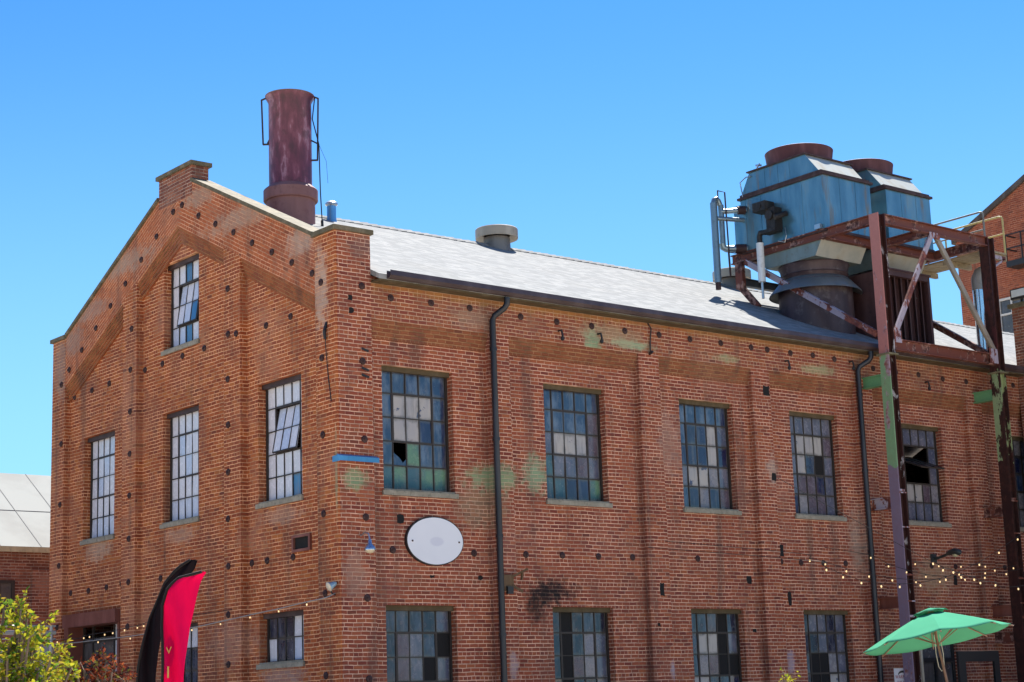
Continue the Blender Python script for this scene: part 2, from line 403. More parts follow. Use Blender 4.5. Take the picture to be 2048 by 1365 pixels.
def roof_mat():
    n = NT("roof_shingles"); P, X, Y, Z = n.P()
    v = n.math('MULTIPLY', n.math('ADD', Y, n.math('MULTIPLY', n.noise(scale=1.2, detail=3), 0.10)), 1 / 0.125)
    row = n.math('FLOOR', v); fv = n.math('FRACT', v)
    u = n.math('ADD', n.math('DIVIDE', X, 0.22), n.math('MULTIPLY', n.white(row, 1.7), 7.0))
    h = n.white(n.math('FLOOR', u), row)
    c = n.ramp(h, [(0, (0.215, 0.222, 0.222)), (0.4, (0.26, 0.267, 0.265)), (0.75, (0.30, 0.303, 0.296)), (0.92, (0.238, 0.244, 0.245))], 'CONSTANT')
    edge = n.math('LESS_THAN', fv, n.math('MULTIPLY', n.noise(scale=7, detail=4), 0.30))
    c = n.mix(n.math('MULTIPLY', edge, 0.62), c, (0.10, 0.10, 0.105))
    c = n.mix(n.math('MULTIPLY', n.noise(scale=160, detail=2), 0.25), c, (0.2, 0.2, 0.2))
    c = n.mix(n.math('MULTIPLY', n.step(n.noise(scale=0.8, detail=4), 0.5, 0.75), 0.25), c, (0.22, 0.215, 0.20))
    n.bump(n.math('ADD', fv, n.math('MULTIPLY', h, 0.5)), 0.7, 0.02)
    return n.done(c, 0.9, spec=0.2)
ROOF = roof_mat()

# ------------------------------------------------------------------ ground
def ground():
    n = NT("pale_bounce_ground")
    c = n.mix(n.step(n.noise(scale=0.4, detail=6), 0.4, 0.65), (0.56, 0.47, 0.36), (0.48, 0.40, 0.30))  # unseen ground, kept pale and warm to bounce light onto the walls
    c = n.mix(n.math('MULTIPLY', n.noise(scale=8, detail=6), 0.3), c, (0.40, 0.36, 0.30))
    n.bump(n.noise(scale=25, detail=5), 0.3, 0.01)
    m = n.done(c, 0.9)
    mb = MB(); s = 600
    mb.quad((-s, -s, 0), (s, -s, 0), (s, s, 0), (-s, s, 0))
    tag(mb.build("ground", m), kind='structure')
ground()

# ------------------------------------------------------------------ main factory building
W = 12.2; MID = W / 2; LEN = 32.0; REC = 0.15
def zt(y): m = min(y, W - y); return 9.5 + .487 * (m - .63)          # foot of the raked band
def zp(y): m = min(y, W - y); return 10.68 + .487 * (m - .70)         # top of the parapet brickwork
fac = thing("factory_building", "old two-storey red brick factory with stepped gable and grey shingle roof", "building")

LW = [(1.12, 2.80), (5.13, 6.80), (8.97, 10.63), (12.49, 14.13), (16.39, 18.02), (20.27, 21.9), (24.1, 25.75), (28, 29.65)]
LG = [(1.11, 2.75), (5.15, 6.77), (9.0, 10.6), (12.53, 14.13), (16.5, 17.95), (20.3, 21.9), (24.1, 25.75), (28, 29.65)]
GWIN = [(1.45, 3.04), (5.42, 6.97), (9.23, 10.78)]
ZU0, ZU1, ZG0, ZG1 = 5.80, 8.20, 1.30, 3.66

def holed(cols, top, holes, T, back):
    """one wall sheet with real openings; cols = breakpoints along the wall, T(u, d, v) -> point, d = depth behind the face"""
    mb = MB()
    us = sorted(set(cols + [h[0] for h in holes] + [h[1] for h in holes]))
    for a, b in zip(us, us[1:]):
        hs = sorted([h for h in holes if h[0] <= a + 1e-6 and h[1] >= b - 1e-6], key=lambda h: h[2])
        z = 0.0; spans = []
        for h in hs:
            if h[2] > z: spans.append((z, z, h[2], h[2]))
            z = h[3]
        spans.append((z, z, top(a), top(b)))
        for (z0, z1, z2, z3) in spans:
            for d in (0, back):
                mb.quad(T(a, d, z0), T(b, d, z1), T(b, d, z3), T(a, d, z2))
    for u0, u1, v0, v1 in holes:
        for p, q in (((u0, v0), (u0, v1)), ((u0, v1), (u1, v1)), ((u1, v1), (u1, v0)), ((u1, v0), (u0, v0))):
            mb.quad(T(p[0], 0, p[1]), T(q[0], 0, q[1]), T(q[0], back, q[1]), T(p[0], back, p[1]))
    return mb
TL = lambda u, d, v: (u, REC + d, v)            # long facade, looks to -y
TG = lambda u, d, v: (REC + d, u, v)            # gable facade, looks to -x

lh = [(a, b, ZU0, ZU1) for a, b in LW] + [(a, b, (0.0 if i == 4 else ZG0), (3.62 if i == 4 else ZG1)) for i, (a, b) in enumerate(LG)]
holed([REC, LEN], lambda u: 9.84, lh, TL, 0.36).build("long_wall", B_LONG, fac)
gh = [(a, b, ZU0, 8.18) for a, b in GWIN] + [(5.42, 6.95, 9.55, 11.47), (1.46, 3.04, 2.70, 3.66), (5.45, 7.0, ZG0, 3.66), (8.88, 11.35, 0.0, 4.13)]
holed([REC, MID, W], lambda y: zt(y) + .05, gh, TG, 0.36).build("gable_wall", B_GABLE, fac)
mb = MB()
mb.prism([(0.5, 12.2 - .36, 0), (LEN, 12.2 - .36, 0), (LEN, 12.2, 0), (0.5, 12.2, 0)], (0, 0, 9.8)); mb.build("rear_wall", B_SHADE, fac)
mb = MB(); mb.prism([(LEN - .36, 0.12, 0), (LEN - .36, W - .4, 0), (LEN - .36, W - .4, 9.8), (LEN - .36, MID, 12.6), (LEN - .36, .12, 9.8)], (.36, 0, 0)); mb.build("end_wall", B_SHADE, fac)

# piers and pilasters
def pier(y0, y1, x1=.79):
    return MB().box(0, x1, y0, y1, 0, 10.66)
pier(0, .70).build("corner_pier", B_GABLE, fac)
# thin added skin: dimmer light on the pier's long side, put into colour
MB().box(0.035, .80, -.006, .05, 0, 10.655).build("corner_pier_dim_skin", B_LONG, fac)
pier(11.52, W, .6).build("corner_pier", B_GABLE, fac)
for a, b in ((3.47, 4.13), (7.93, 8.58)):
    mb = MB(); mb.prism([(0, a, 0), (0, b, 0), (0, b, zt(b) + .03), (0, a, zt(a) + .03)], (REC + .02, 0, 0)); mb.build("pilaster", B_GABLE, fac)
for a, b in ((3.62, 4.14), (7.69, 8.28), (11.14, 11.73), (14.70, 15.30), (18.95, 19.55), (22.75, 23.3), (26.6, 27.2), (30.4, 31)):
    MB().box(a, b, 0, REC + .02, 0, 9.06).build("pilaster", B_LONG, fac)
MB().box(.80, LEN, .002, REC + .015, 9.03, 9.86).build("frieze", B_FRIEZE_L, fac)
mb = MB()
for i in range(5):
    z1 = 9.03 - i * .07
    mb.box(.80, LEN - .02, .004 + (i + 1) * .0205, REC + .01, z1 - .07, z1 - .0004)
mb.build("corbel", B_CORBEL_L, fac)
# raked band and corbels under it
mb = MB()
mb.prism([(0.003, .695, zt(.695)), (0.003, MID, zt(MID)), (0.003, W - .685, zt(W - .685)), (0.003, W - .685, zp(W - .685)), (0.003, MID, zp(MID)), (0.003, .695, zp(.695))], (.377, 0, 0))
mb.build("raked_band", B_RAKE, fac)
mb = MB()
for i in range(5):
    o = -.078 * i; x = .003 + (i + 1) * .0205
    mb.prism([(x, .66, zt(.66) + o - .0775), (x, MID, zt(MID) + o - .0775), (x, W - .69, zt(W - .69) + o - .0775), (x, W - .69, zt(W - .69) + o), (x, MID, zt(MID) + o), (x, .66, zt(.66) + o)], (REC + .02 - x, 0, 0))
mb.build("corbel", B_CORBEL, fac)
# apex block and copings
MB().box(-.002, .40, 5.46, 6.93, 12.70, 13.37).build("apex_block", B_SHADE, fac)
mb = MB()
mb.box(-.06, .46, 5.40, 6.99, 13.37, 13.46)
mb.box(-.06, .85, -.06, .74, 10.66, 10.75)
mb.box(-.06, .66, 11.49, W + .06, 10.66, 10.75)
for y0, y1 in ((.741, 5.458), (6.932, 11.489)):
    mb.prism([(-.05, y0, zp(y0)), (-.05, y1, zp(y1)), (-.05, y1, zp(y1) + .085), (-.05, y0, zp(y0) + .085)], (.50, 0, 0))
mb.build("coping", COPING, fac)

# roof
SL = 0.4787
zr = lambda y: 9.87 + (min(y, W - y) + .25) * SL
mb = MB()
def slab(x0, x1, y0):
    pts = [(x0, y0, zr(y0)), (x0, MID, zr(MID)), (x0, W - y0, zr(y0)), (x0, W - y0, zr(y0) - .10), (x0, MID, zr(MID) - .10), (x0, y0, zr(y0) - .10)]
    mb.prism(pts, (x1 - x0, 0, 0))
slab(.80, LEN + .2, -.28); slab(.379, .80, .72)
rf = mb.build("roof", ROOF, fac)
mb = MB(); x = .5
while x < LEN:
    a = .17
    mb.prism([(x, MID - a, zr(MID - a) + .012), (x, MID, zr(MID) + .03 + random.uniform(0, .012)), (x, MID + a, zr(MID - a) + .012), (x, MID + a, zr(MID - a) + .002), (x, MID, zr(MID) + .004), (x, MID - a, zr(MID - a) + .002)], (.235, 0, .018))
    x += .25
mb.build("ridge_cap", ROOF, rf)
mb = MB()
mb.prism([(.98, -.405, 9.92), (.98, -.42, 9.82), (.98, -.36, 9.765), (.98, -.285, 9.765), (.98, -.285, 9.92), (.98, -.295, 9.92), (.98, -.295, 9.78), (.98, -.355, 9.78), (.98, -.405, 9.825)], (LEN - .98, 0, 0))
g = mb.build("gutter", GUTTER, fac)
mb = MB(); mb.box(.81, LEN, -.27, -.002, 9.725, 9.755); mb.build("soffit_board", LINTEL_O, fac)
# downpipes with an offset at the top
for x0, x1 in ((3.86, 3.66), (14.96, 14.72)):
    mb = MB()
    mb.tube([(x0, -.33, 9.73), (x0, -.33, 9.60), (x0 - .03, -.28, 9.52), (x1 + .03, -.13, 9.38), (x1, -.10, 9.28), (x1, -.10, 0.1)], .062, 12)
    p = mb.build("downpipe", PIPE_DK, fac, smooth=40)
    mb = MB()
    for z in (8.7, 6.9, 5.0, 3.1): mb.lathe([(.07, -.03), (.076, -.03), (.076, .03), (.07, .03)], (x1, -.10, z), 12)
    build_each(mb, "pipe_collar", PIPE_DK, p, 40)
mb = MB()
mb.prism([(-.03, -.11, 6.26), (-.03, -.11, 6.35), (-.03, -.02, 6.39), (-.03, -.012, 6.39), (-.03, -.012, 6.37), (-.03, -.10, 6.335), (-.03, -.10, 6.26)], (.88, 0, 0))
mb.box(-.055, -.030, -.11, .10, 6.25, 6.36)
mb.build("flashing", paint("flashing_blue", (0.03, 0.20, 0.42), 0.4, scale=5, dirt=(0.02, 0.05, 0.08)), fac)

# anchor plates of the tie rods: domed iron discs
GD = [(5.88, 12.57, 0), (6.27, 12.51, 0), (5.16, 12.16, 0), (4.45, 11.81, 0), (7.02, 12.13, 0), (7.73, 11.76, 0), (8.48, 11.37, 0), (9.2, 11.0, 0), (9.93, 10.62, 0), (10.64, 10.23, 0), (3.95, 10.32, 0), (3.94, 9.37, 0), (3.62, 9.32, 0), (5.18, 9.31, 1), (8.16, 10.27, 0), (6.11, 9.31, 1), (7.0, 9.29, 1), (7.8, 9.29, 1), (8.2, 9.35, 0), (8.70, 9.26, 1), (9.52, 9.27, 1), (10.39, 9.25, 1), (11.30, 9.23, 1), (11.30, 9.87, 0), (11.70, 9.58, 0), (11.66, 8.16, 0), (11.67, 6.73, 0), (8.2, 8.41, 0), (8.2, 7.47, 0), (8.2, 6.55, 0), (8.21, 5.61, 0), (3.96, 8.44, 0), (3.95, 7.5, 0), (3.95, 6.54, 0), (3.96, 5.6, 0), (3.71, 11.46, 0), (2.98, 11.07, 0), (2.23, 10.71, 0), (1.5, 10.34, 0), (0.78, 9.97, 0), (0.48, 9.73, 0), (2.71, 9.33, 1), (1.8, 9.34, 1), (0.48, 8.27, 0), (0.48, 6.81, 0), (11.68, 5.31, 0), (11.35, 4.66, 1), (10.44, 4.65, 1), (9.55, 4.66, 1), (8.82, 4.68, 1), (8.21, 4.67, 0), (7.03, 4.66, 1), (11.72, 3.9, 0), (8.23, 3.72, 0), (8.21, 2.8, 0), (3.95, 4.66, 0), (3.3, 4.67, 1), (2.73, 4.67, 1), (1.79, 4.66, 1), (3.96, 3.71, 0), (3.96, 2.74, 0), (0.49, 5.34, 0), (0.47, 3.88, 0), (0.48, 2.4, 0)]
LD = [(0.59, 9.63, 0), (0.58, 8.18, 0), (0.59, 6.7, 0), (0.59, 5.25, 0), (0.59, 3.77, 0), (0.6, 2.31, 0), (1.26, 9.48, 0), (2.22, 9.49, 0), (3.17, 9.5, 0), (4.47, 9.47, 0), (1.29, 4.68, 1), (3.21, 4.67, 1), (4.51, 4.68, 1), (5.46, 4.69, 1), (6.43, 4.69, 1), (7.38, 4.7, 1), (9.28, 4.72, 1), (5.43, 9.47, 0), (6.39, 9.48, 0), (7.33, 9.48, 0), (8.33, 9.5, 0), (9.26, 9.5, 0), (10.22, 9.51, 0), (11.19, 9.51, 0), (11.72, 9.51, 0), (12.49, 9.51, 0), (13.26, 9.53, 0), (14.01, 9.51, 0), (11.89, 4.72, 1), (12.55, 4.71, 1), (13.31, 4.72, 1), (14.07, 4.73, 1), (17.21, 4.75, 1), (18.14, 4.75, 1), (15.4, 9.42, 0), (16.25, 9.40, 0)]
LDX = [(17.11, 9.42, 0), (18.06, 9.4, 0), (19.0, 9.41, 0), (20.06, 9.5, 0), (20.97, 9.49, 0), (19.09, 4.75, 1), (20.13, 4.77, 1)]
def disc_mesh():
    mb = MB(); mb.lathe([(.068, 0), (.070, .012), (.060, .026), (.030, .036), (.022, .036), (.020, .052), (.001, .053)], (0, 0, 0), 16)
    return mb
dm = disc_mesh().build("anchor_plate", RUST_DISC, fac, smooth=35)
first = True
qg = Vector((0, 0, 1)).rotation_difference(Vector((-1, 0, 0))).to_euler()
ql = Vector((0, 0, 1)).rotation_difference(Vector((0, -1, 0))).to_euler()
for side, lst in ((0, GD), (1, LD)):
    for a, z, p in lst:
        o = dm if first else dm.copy()
        if not first: col.objects.link(o)
        first = False
        d = REC * p - (.008 if (side == 1 and a < .8 and not p) else .001)
        o.parent = fac
        if side == 0: o.location = (d, a, z); o.rotation_euler = qg
        else: o.location = (a, d, z); o.rotation_euler = ql
mb = MB()
for a, z, p in LDX: mb.lathe([(.068, 0), (.070, .012), (.060, .026), (.030, .036), (.020, .052), (.001, .053)], (a, REC * p, z), 14, axis=(0, -1, 0))
tag(mb.build("anchor_plate", RUST_DISC, fac, smooth=35), kind='stuff')
# black plates with ragged rims, painting in the dark of wall pockets and holes
mb = MB()
for x, z, w, h, d in ((11.61, 8.56, .20, .22, 0), (11.68, 6.6, .12, .16, 0), (11.78, 4.95, .12, .24, 0), (8.05, 4.04, .12, .26, 0), (10.83, 4.3, .14, .16, REC), (1.48, 5.27, .15, .15, REC), (.32, 9.38, .09, .09, -.006), (.34, 9.13, .10, .10, -.006), (16.2, 4.55, .22, .2, REC), (18.1, 4.42, .12, .22, REC), (2.2, 4.20, .1, .07, REC), (3.35, 4.2, .1, .07, REC), (7.9, 3.3, .08, .06, 0), (10.9, 3.2, .12, .07, REC), (12.1, 3.9, .10, .3, REC)):
    r = .02
    pts = [(x - w / 2 + random.uniform(-r, r), z - h / 2), (x, z - h / 2 + random.uniform(-r, r)), (x + w / 2, z - h / 2 + random.uniform(-r, r)), (x + w / 2 + random.uniform(-r, r), z), (x + w / 2, z + h / 2), (x, z + h / 2 + random.uniform(-r, r)), (x - w / 2, z + h / 2), (x - w / 2 + random.uniform(-r, r), z)]
    mb.prism([(a, d - .004, b) for a, b in pts], (0, .02, 0))
build_each(mb, "pocket_dark_plate", DARK, fac)

# ------------------------------------------------------------------ windows
PANE = {  # blue, white, teal and green tints paint in mirrored sky, buildings and trees
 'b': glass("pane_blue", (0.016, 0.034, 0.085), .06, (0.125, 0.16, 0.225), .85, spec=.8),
 'n': glass("pane_navy", (0.010, 0.014, 0.050), .08, (0.025, 0.035, 0.09), .6, spec=.7),
 'w': glass("pane_white_reflection", (0.38, 0.345, 0.32), .3, (0.24, 0.25, 0.30), .5, scale=2.5, patch=(.60, (0.035, 0.055, 0.12))),
 't': glass("pane_teal_reflection", (0.045, 0.10, 0.13), .12, (0.075, 0.15, 0.16), .8, low=(5.88, 6.15, (0.010, 0.055, 0.085))),
 'g': glass("pane_green_reflection", (0.11, 0.21, 0.13), .2, (0.05, 0.10, 0.15), .7, low=(5.88, 6.12, (0.015, 0.075, 0.085))),
 'o': glass("pane_grey", (0.075, 0.088, 0.135), .16, (0.19, 0.18, 0.22), .75, spec=.6),
 'p': glass("pane_mauve", (0.085, 0.060, 0.080), .2, (0.15, 0.13, 0.165), .6),
 'l': glass("pane_pale", (0.22, 0.20, 0.21), .25, (0.11, 0.12, 0.18), .65),
 'd': glass("pane_dusk", (0.013, 0.016, 0.034), .08, (0.075, 0.088, 0.135), .8, spec=.6),
 'k': DARK,  # black sheet painting the dark where a pane is missing
 'e': glass("pane_brown", (0.05, 0.03, 0.025), .3),
 'L': glass("pane_lavender", (0.60, 0.61, 0.68), .2, (0.68, 0.68, 0.70), .5, scale=1.2, grime=.22),  # even pale lavender base colour
 'M': glass("pane_lavender_blue", (0.46, 0.53, 0.68), .18, (0.60, 0.62, 0.68), .6, scale=1.2, grime=.22),
 'B': glass("pane_sky_reflection", (0.035, 0.14, 0.30), .06, (0.08, 0.20, 0.36), .5),  # reflection of clear sky painted as blue
}
PK = list(PANE); PM = [PANE[k] for k in PK]

def pane_uv(o):
    uv = o.data.uv_layers.new(name="pane")
    for p in o.data.polygons:
        for k, li in enumerate(p.loop_indices):
            uv.data[li].uv = ((0, 0), (1, 0), (1, 1), (0, 1))[k] if p.loop_total == 4 else (.5, .5)
    return o
def window(T, flip, u0, u1, v0, v1, rows, sash=None, sash_tilt=0, sill=True, lintel=None, d=.19, name="window"):
    """rows = strings of pane codes, top row first, left to right as seen from outside; ' ' = pane missing, 'h' = broken pane"""
    nr, nc = len(rows), len(rows[0])
    fr = .045
    mb = MB()
    def bx(a, b, c, e, d0, d1):
        P = [T(a, d0, c), T(b, d0, c), T(b, d1, c), T(a, d1, c), T(a, d0, e), T(b, d0, e), T(b, d1, e), T(a, d1, e)]
        mb.add(P, [(0, 3, 2, 1), (4, 5, 6, 7), (0, 1, 5, 4), (1, 2, 6, 5), (2, 3, 7, 6), (3, 0, 4, 7)])
    bx(u0, u0 + fr, v0, v1, d - .02, d + .05); bx(u1 - fr, u1, v0, v1, d - .02, d + .05)
    bx(u0 + fr, u1 - fr, v0, v0 + fr, d - .02, d + .05); bx(u0 + fr, u1 - fr, v1 - fr, v1, d - .02, d + .05)
    iu0, iu1, iv0, iv1 = u0 + fr, u1 - fr, v0 + fr, v1 - fr
    pw = (iu1 - iu0) / nc; ph = (iv1 - iv0) / nr
    cs = sash[0] if sash else None
    def insash(r, c): return sash and sash[0] <= c < sash[1] and sash[2] <= r < sash[3]
    m = .011
    for c in range(1, nc):       # vertical bars, broken where an open sash sits
        u = iu0 + (c if not flip else nc - c) * pw
        for r in range(nr):
            if insash(r, c) and insash(r, c - 1): continue
            k = .018 if sash and (insash(r, c) or insash(r, c - 1)) else m
            bx(u - k, u + k, iv1 - (r + 1) * ph, iv1 - r * ph, d - .005, d + .03)
    for r in range(1, nr):
        v = iv1 - r * ph
        for c in range(nc):
            if insash(r, c) and insash(r - 1, c): continue
            k = .020 if sash and (insash(r, c) or insash(r - 1, c)) else m
            cc = c if not flip else nc - 1 - c
            bx(iu0 + cc * pw, iu0 + (cc + 1) * pw, v - k, v + k, d - .0052, d + .0302)
    w = mb.build(name, STEEL_DK, fac)
    pm = MB(); sm = MB(); sf = MB()
    def pane(r, c, code, tgt, sc=None):
        cc = c if not flip else nc - 1 - c
        a, b = iu0 + cc * pw + .006, iu0 + (cc + 1) * pw - .006
        e, f = iv1 - (r + 1) * ph + .006, iv1 - r * ph - .006
        tu, tv = random.gauss(0, .002), random.gauss(0, .003)
        dd = d + .012
        mi = PK.index(code if code != 'h' else 'b')
        if code == 'h':
            pts = [(a, e), (b, e), (b, e + .3 * ph), (b - .25 * pw, e + .12 * ph), (a + .45 * pw, e + .34 * ph), (a + .1 * pw, e + .5 * ph), (a, e + .62 * ph)]
        else: pts = [(a, e), (b, e), (b, f), (a, f)]
        q = [T(u, dd + tu * (u - (a + b) / 2) / pw * 2 + tv * (v - (e + f) / 2) / ph * 2, v) for u, v in pts]
        tgt.prism(q, Vector(T(0, .004, 0)) - Vector(T(0, 0, 0)), mi)
    for r in range(nr):
        for c in range(nc):
            k = rows[r][c]
            if k == ' ': continue
            pane(r, c, k, sm if insash(r, c) else pm)
    pane_uv(pm.build("pane", PM, w))
    if sash:
        c0, c1, r0, r1 = sash
        a, b = (iu0 + c0 * pw, iu0 + c1 * pw) if not flip else (iu0 + (nc - c1) * pw, iu0 + (nc - c0) * pw)
        e, f = iv1 - r1 * ph, iv1 - r0 * ph
        save = mb; mb = sf
        def bs(a, b, c, e2, d0, d1):
            P = [T(a, d0, c), T(b, d0, c), T(b, d1, c), T(a, d1, c), T(a, d0, e2), T(b, d0, e2), T(b, d1, e2), T(a, d1, e2)]
            sf.add(P, [(0, 3, 2, 1), (4, 5, 6, 7), (0, 1, 5, 4), (1, 2, 6, 5), (2, 3, 7, 6), (3, 0, 4, 7)])
        s = .02
        bs(a + .012, a + .012 + s, e, f, d, d + .035); bs(b - .012 - s, b - .012, e, f, d, d + .035)
        bs(a + .032, b - .032, e + .002, e + .002 + s, d, d + .035); bs(a + .032, b - .032, f - .002 - s, f - .002, d, d + .035)
        for c in range(1, c1 - c0): bs(a + c * pw - .009, a + c * pw + .009, e + .02, f - .02, d + .002, d + .03)
        for r in range(1, r1 - r0): bs(a + .03, b - .03, e + r * ph - .009, e + r * ph + .009, d + .0025, d + .0295)
        if sash_tilt:
            piv = Vector(T((a + b) / 2, d + .015, e + (f - e) * .58))
            ax = Vector(T(1, 0, 0)) - Vector(T(0, 0, 0))
            ins = Vector(T(0, 1, 0)) - Vector(T(0, 0, 0))
            rot = Matrix.Rotation(sash_tilt, 3, ax)
            lowp = rot @ Vector((0, 0, -1))
            if lowp.dot(ins) > 0: rot = Matrix.Rotation(-sash_tilt, 3, ax)
            for q in (sf, sm): q.v = [tuple(piv + rot @ (Vector(p) - piv)) for p in q.v]
            # dark room behind the opened sash
        sf.build("sash", STEEL_DK, w)
        pane_uv(sm.build("sash_pane", PM, w))
    if sill:
        s = MB()
        P0 = [T(u0 - .045, -.055, v0 - .095), T(u1 + .045, -.055, v0 - .095), T(u1 + .045, -.055, v0 - .005), T(u0 - .045, -.055, v0 - .005)]
        e = Vector(T(0, .046, 0)) - Vector(T(0, 0, 0))
        s.prism(P0, e)
        P1 = [T(u0 + .003, -.01, v0 - .02), T(u1 - .003, -.01, v0 - .02), T(u1 - .003, -.01, v0 + .028), T(u0 + .003, -.01, v0 + .028)]
        s.prism(P1, Vector(T(0, d - .015, 0)) - Vector(T(0, 0, 0)))
        s.build("window_sill", CONC, w)
    if lintel:
        s = MB()
        P0 = [T(u0 + .003, .085, v1 - .095), T(u1 - .003, .085, v1 - .095), T(u1 - .003, .085, v1 - .001), T(u0 + .003, .085, v1 - .001)]
        s.prism(P0, Vector(T(0, d - .108, 0)) - Vector(T(0, 0, 0)))
        s.build("lintel", lintel, w)
    return w

V = (1, 4, 1, 3)
up = [
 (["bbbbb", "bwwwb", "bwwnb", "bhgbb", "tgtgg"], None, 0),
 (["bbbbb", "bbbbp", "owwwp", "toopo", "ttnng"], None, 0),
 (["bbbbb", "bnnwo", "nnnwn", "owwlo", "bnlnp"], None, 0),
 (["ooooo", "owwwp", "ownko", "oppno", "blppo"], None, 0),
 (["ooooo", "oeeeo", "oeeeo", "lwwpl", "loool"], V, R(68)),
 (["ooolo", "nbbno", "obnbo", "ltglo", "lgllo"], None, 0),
]
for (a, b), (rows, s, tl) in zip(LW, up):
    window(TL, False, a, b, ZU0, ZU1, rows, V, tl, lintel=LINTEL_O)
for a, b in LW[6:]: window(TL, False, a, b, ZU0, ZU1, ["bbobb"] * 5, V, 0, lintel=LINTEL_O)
lo = [["ddddo", "dpodk", "dpoko", "dddod", "dddpd"], ["dkddd", "dkdlo", "dkplo", "dkddo", "ddkdd"], ["dddkd", "dwwko", "dlpkk", "wwddn", "ddddd"], ["doodo", "ddodo", "dkklo", "dkkwl", "ddddd"], None, ["dkddd", "dbddo", "dkodd", "ddddd", "ddddd"]]
for i, ((a, b), rows) in enumerate(zip(LG, lo)):
    if rows: window(TL, False, a, b, ZG0, ZG1, rows, (1, 4, 1, 3), 0, lintel=LINTEL_O)
for a, b in LG[6:]: window(TL, False, a, b, ZG0, ZG1, ["ddodd"] * 5, None, 0, lintel=LINTEL_O)
GR = ["LLLML", "LLMLL", "LMLLL", "LLLLM", "MMMMM"]
window(TG, True, *GWIN[2], ZU0, 8.18, GR, V, 0, lintel=LINTEL_D)
window(TG, True, *GWIN[1], ZU0, 8.18, ["LLLLL", "LMLLL", "LLMLL", "LLLLM", "MMMMM"], V, 0, lintel=LINTEL_D)
window(TG, True, *GWIN[0], ZU0, 8.18, ["LLLLL", "LMLML", "LLMLL", "LLLLM", "LLLBM"], V, R(11), lintel=LINTEL_D)
window(TG, True, 5.42, 6.95, 9.55, 11.47, ["LLBLL", "LMLML", "LLMBL", "MMBLM"], (1, 4, 1, 3), R(8), lintel=LINTEL_D)
window(TG, True, 1.46, 3.04, 2.70, 3.66, ["oooLLL"[:5].replace('o', 'd', 3).replace('L', 'L'), "LddMM"], None, 0, lintel=LINTEL_D)
window(TG, True, 5.45, 7.0, ZG0, ZG1, ["LLLLL", "LdddL", "LLddL", "LLLLL", "MMMMM"], None, 0, lintel=LINTEL_D)

# tall doorway at the far end of the gable: red steel frame, dark glazed screen
mb = MB()
mb.box(-.02, REC + .30, 8.80, 11.43, 3.86, 4.15)
mb.box(-.015, REC + .28, 11.12, 11.34, 0, 3.86); mb.box(REC - .02, REC + .28, 8.89, 8.99, 0, 3.86)
dr = mb.build("door_frame", STEEL_RD, fac)
mb = MB()
for y in (9.0, 9.55, 10.6, 11.08): mb.box(REC + .2, REC + .25, y, y + .05, 0, 3.86)
for z in (0.0, 2.3, 2.9, 3.5): mb.box(REC + .205, REC + .245, 9.05, 11.1, z, z + .05)
build_each(mb, "glazing_bar", STEEL_DK, dr)
mb = MB(); mb.box(REC + .225, REC + .23, 9.05, 9.55, 0, 3.85, 0); mb.box(REC + .225, REC + .23, 9.6, 11.1, 0, 3.6, 1)
mb.build("glass", [PANE['L'], PANE['d']], dr)
# dark double door in the fifth bay of the long side
mb = MB()
a, b = LG[4]
mb.box(a + .002, a + .09, REC + .1, REC + .2, 0, 3.61); mb.box(b - .09, b - .002, REC + .1, REC + .2, 0, 3.61); mb.box(a + .09, b - .09, REC + .1, REC + .2, 3.5, 3.61); mb.box(a + .09, b - .09, REC + .1, REC + .2, 2.45, 2.56)
mb.box((a + b) / 2 - .05, (a + b) / 2 + .05, REC + .1, REC + .2, 0, 2.45)
dd = mb.build("double_door", BLACK, fac)
mb = MB(); mb.box(a + .09, b - .09, REC + .14, REC + .15, 0, 2.45, 0); mb.box(a + .09, b - .09, REC + .14, REC + .15, 2.56, 3.5, 1); mb.build("glass", [PANE['d'], PANE['o']], dd)
MB().box(a - .07, a, .06, REC + .12, 0, 3.0).build("door_jamb", paint("jamb_cream", (.42, .37, .28), .7), fac)
# small vent in the gable with a rusty frame
mb = MB()
for y0, y1, z0, z1 in ((1.14, 1.20, 4.74, 5.06), (1.72, 1.78, 4.74, 5.06), (1.2, 1.72, 4.74, 4.79), (1.2, 1.72, 5.01, 5.06)): mb.box(REC - .05, REC + .01, y0, y1, z0, z1)
vf = mb.build("vent_opening", STEEL_RD, fac)
MB().box(REC - .004, REC + .01, 1.2, 1.72, 4.79, 5.01).build("vent_dark_plate", DARK, vf)  # black sheet painting the dark inside the vent

# ------------------------------------------------------------------ things on the roof
def maroon():
    n = NT("stack_maroon")
    v = n.noise(vec=n.scaled(4, 4, 1.1), scale=1.0, detail=5, rough=.6)
    c = n.ramp(v, [(0.34, (0.060, 0.011, 0.026)), (0.48, (0.115, 0.020, 0.042)), (0.56, (0.17, 0.042, 0.070)), (0.62, (0.29, 0.14, 0.19)), (0.67, (0.13, 0.024, 0.046)), (0.77, (0.23, 0.09, 0.13))])
    c = n.mix(n.math('MULTIPLY', n.step(n.noise(scale=3.3, detail=6), .52, .66), .6), c, (0.055, 0.012, 0.02))
    n.bump(n.noise(scale=14, detail=4), .15, .01)
    return n.done(c, .42, .0, .5)
MAROON = maroon()
PINKRUST = paint("stack_pinkish", (0.20, 0.085, 0.075), .6, scale=2.2, dirt=(0.09, 0.02, 0.025), dirt_amt=.6)
cs = thing("chimney_stack", "round maroon steel chimney stack standing on the roof behind the gable parapet", "chimney", (2.27, 5.13, 12.3))
cx, cy = 2.27, 5.13
keep(MB().lathe([(.535, 11.9), (.535, 12.82)], (cx, cy, 0), 40).build("base", PINKRUST, cs, smooth=40), cs)
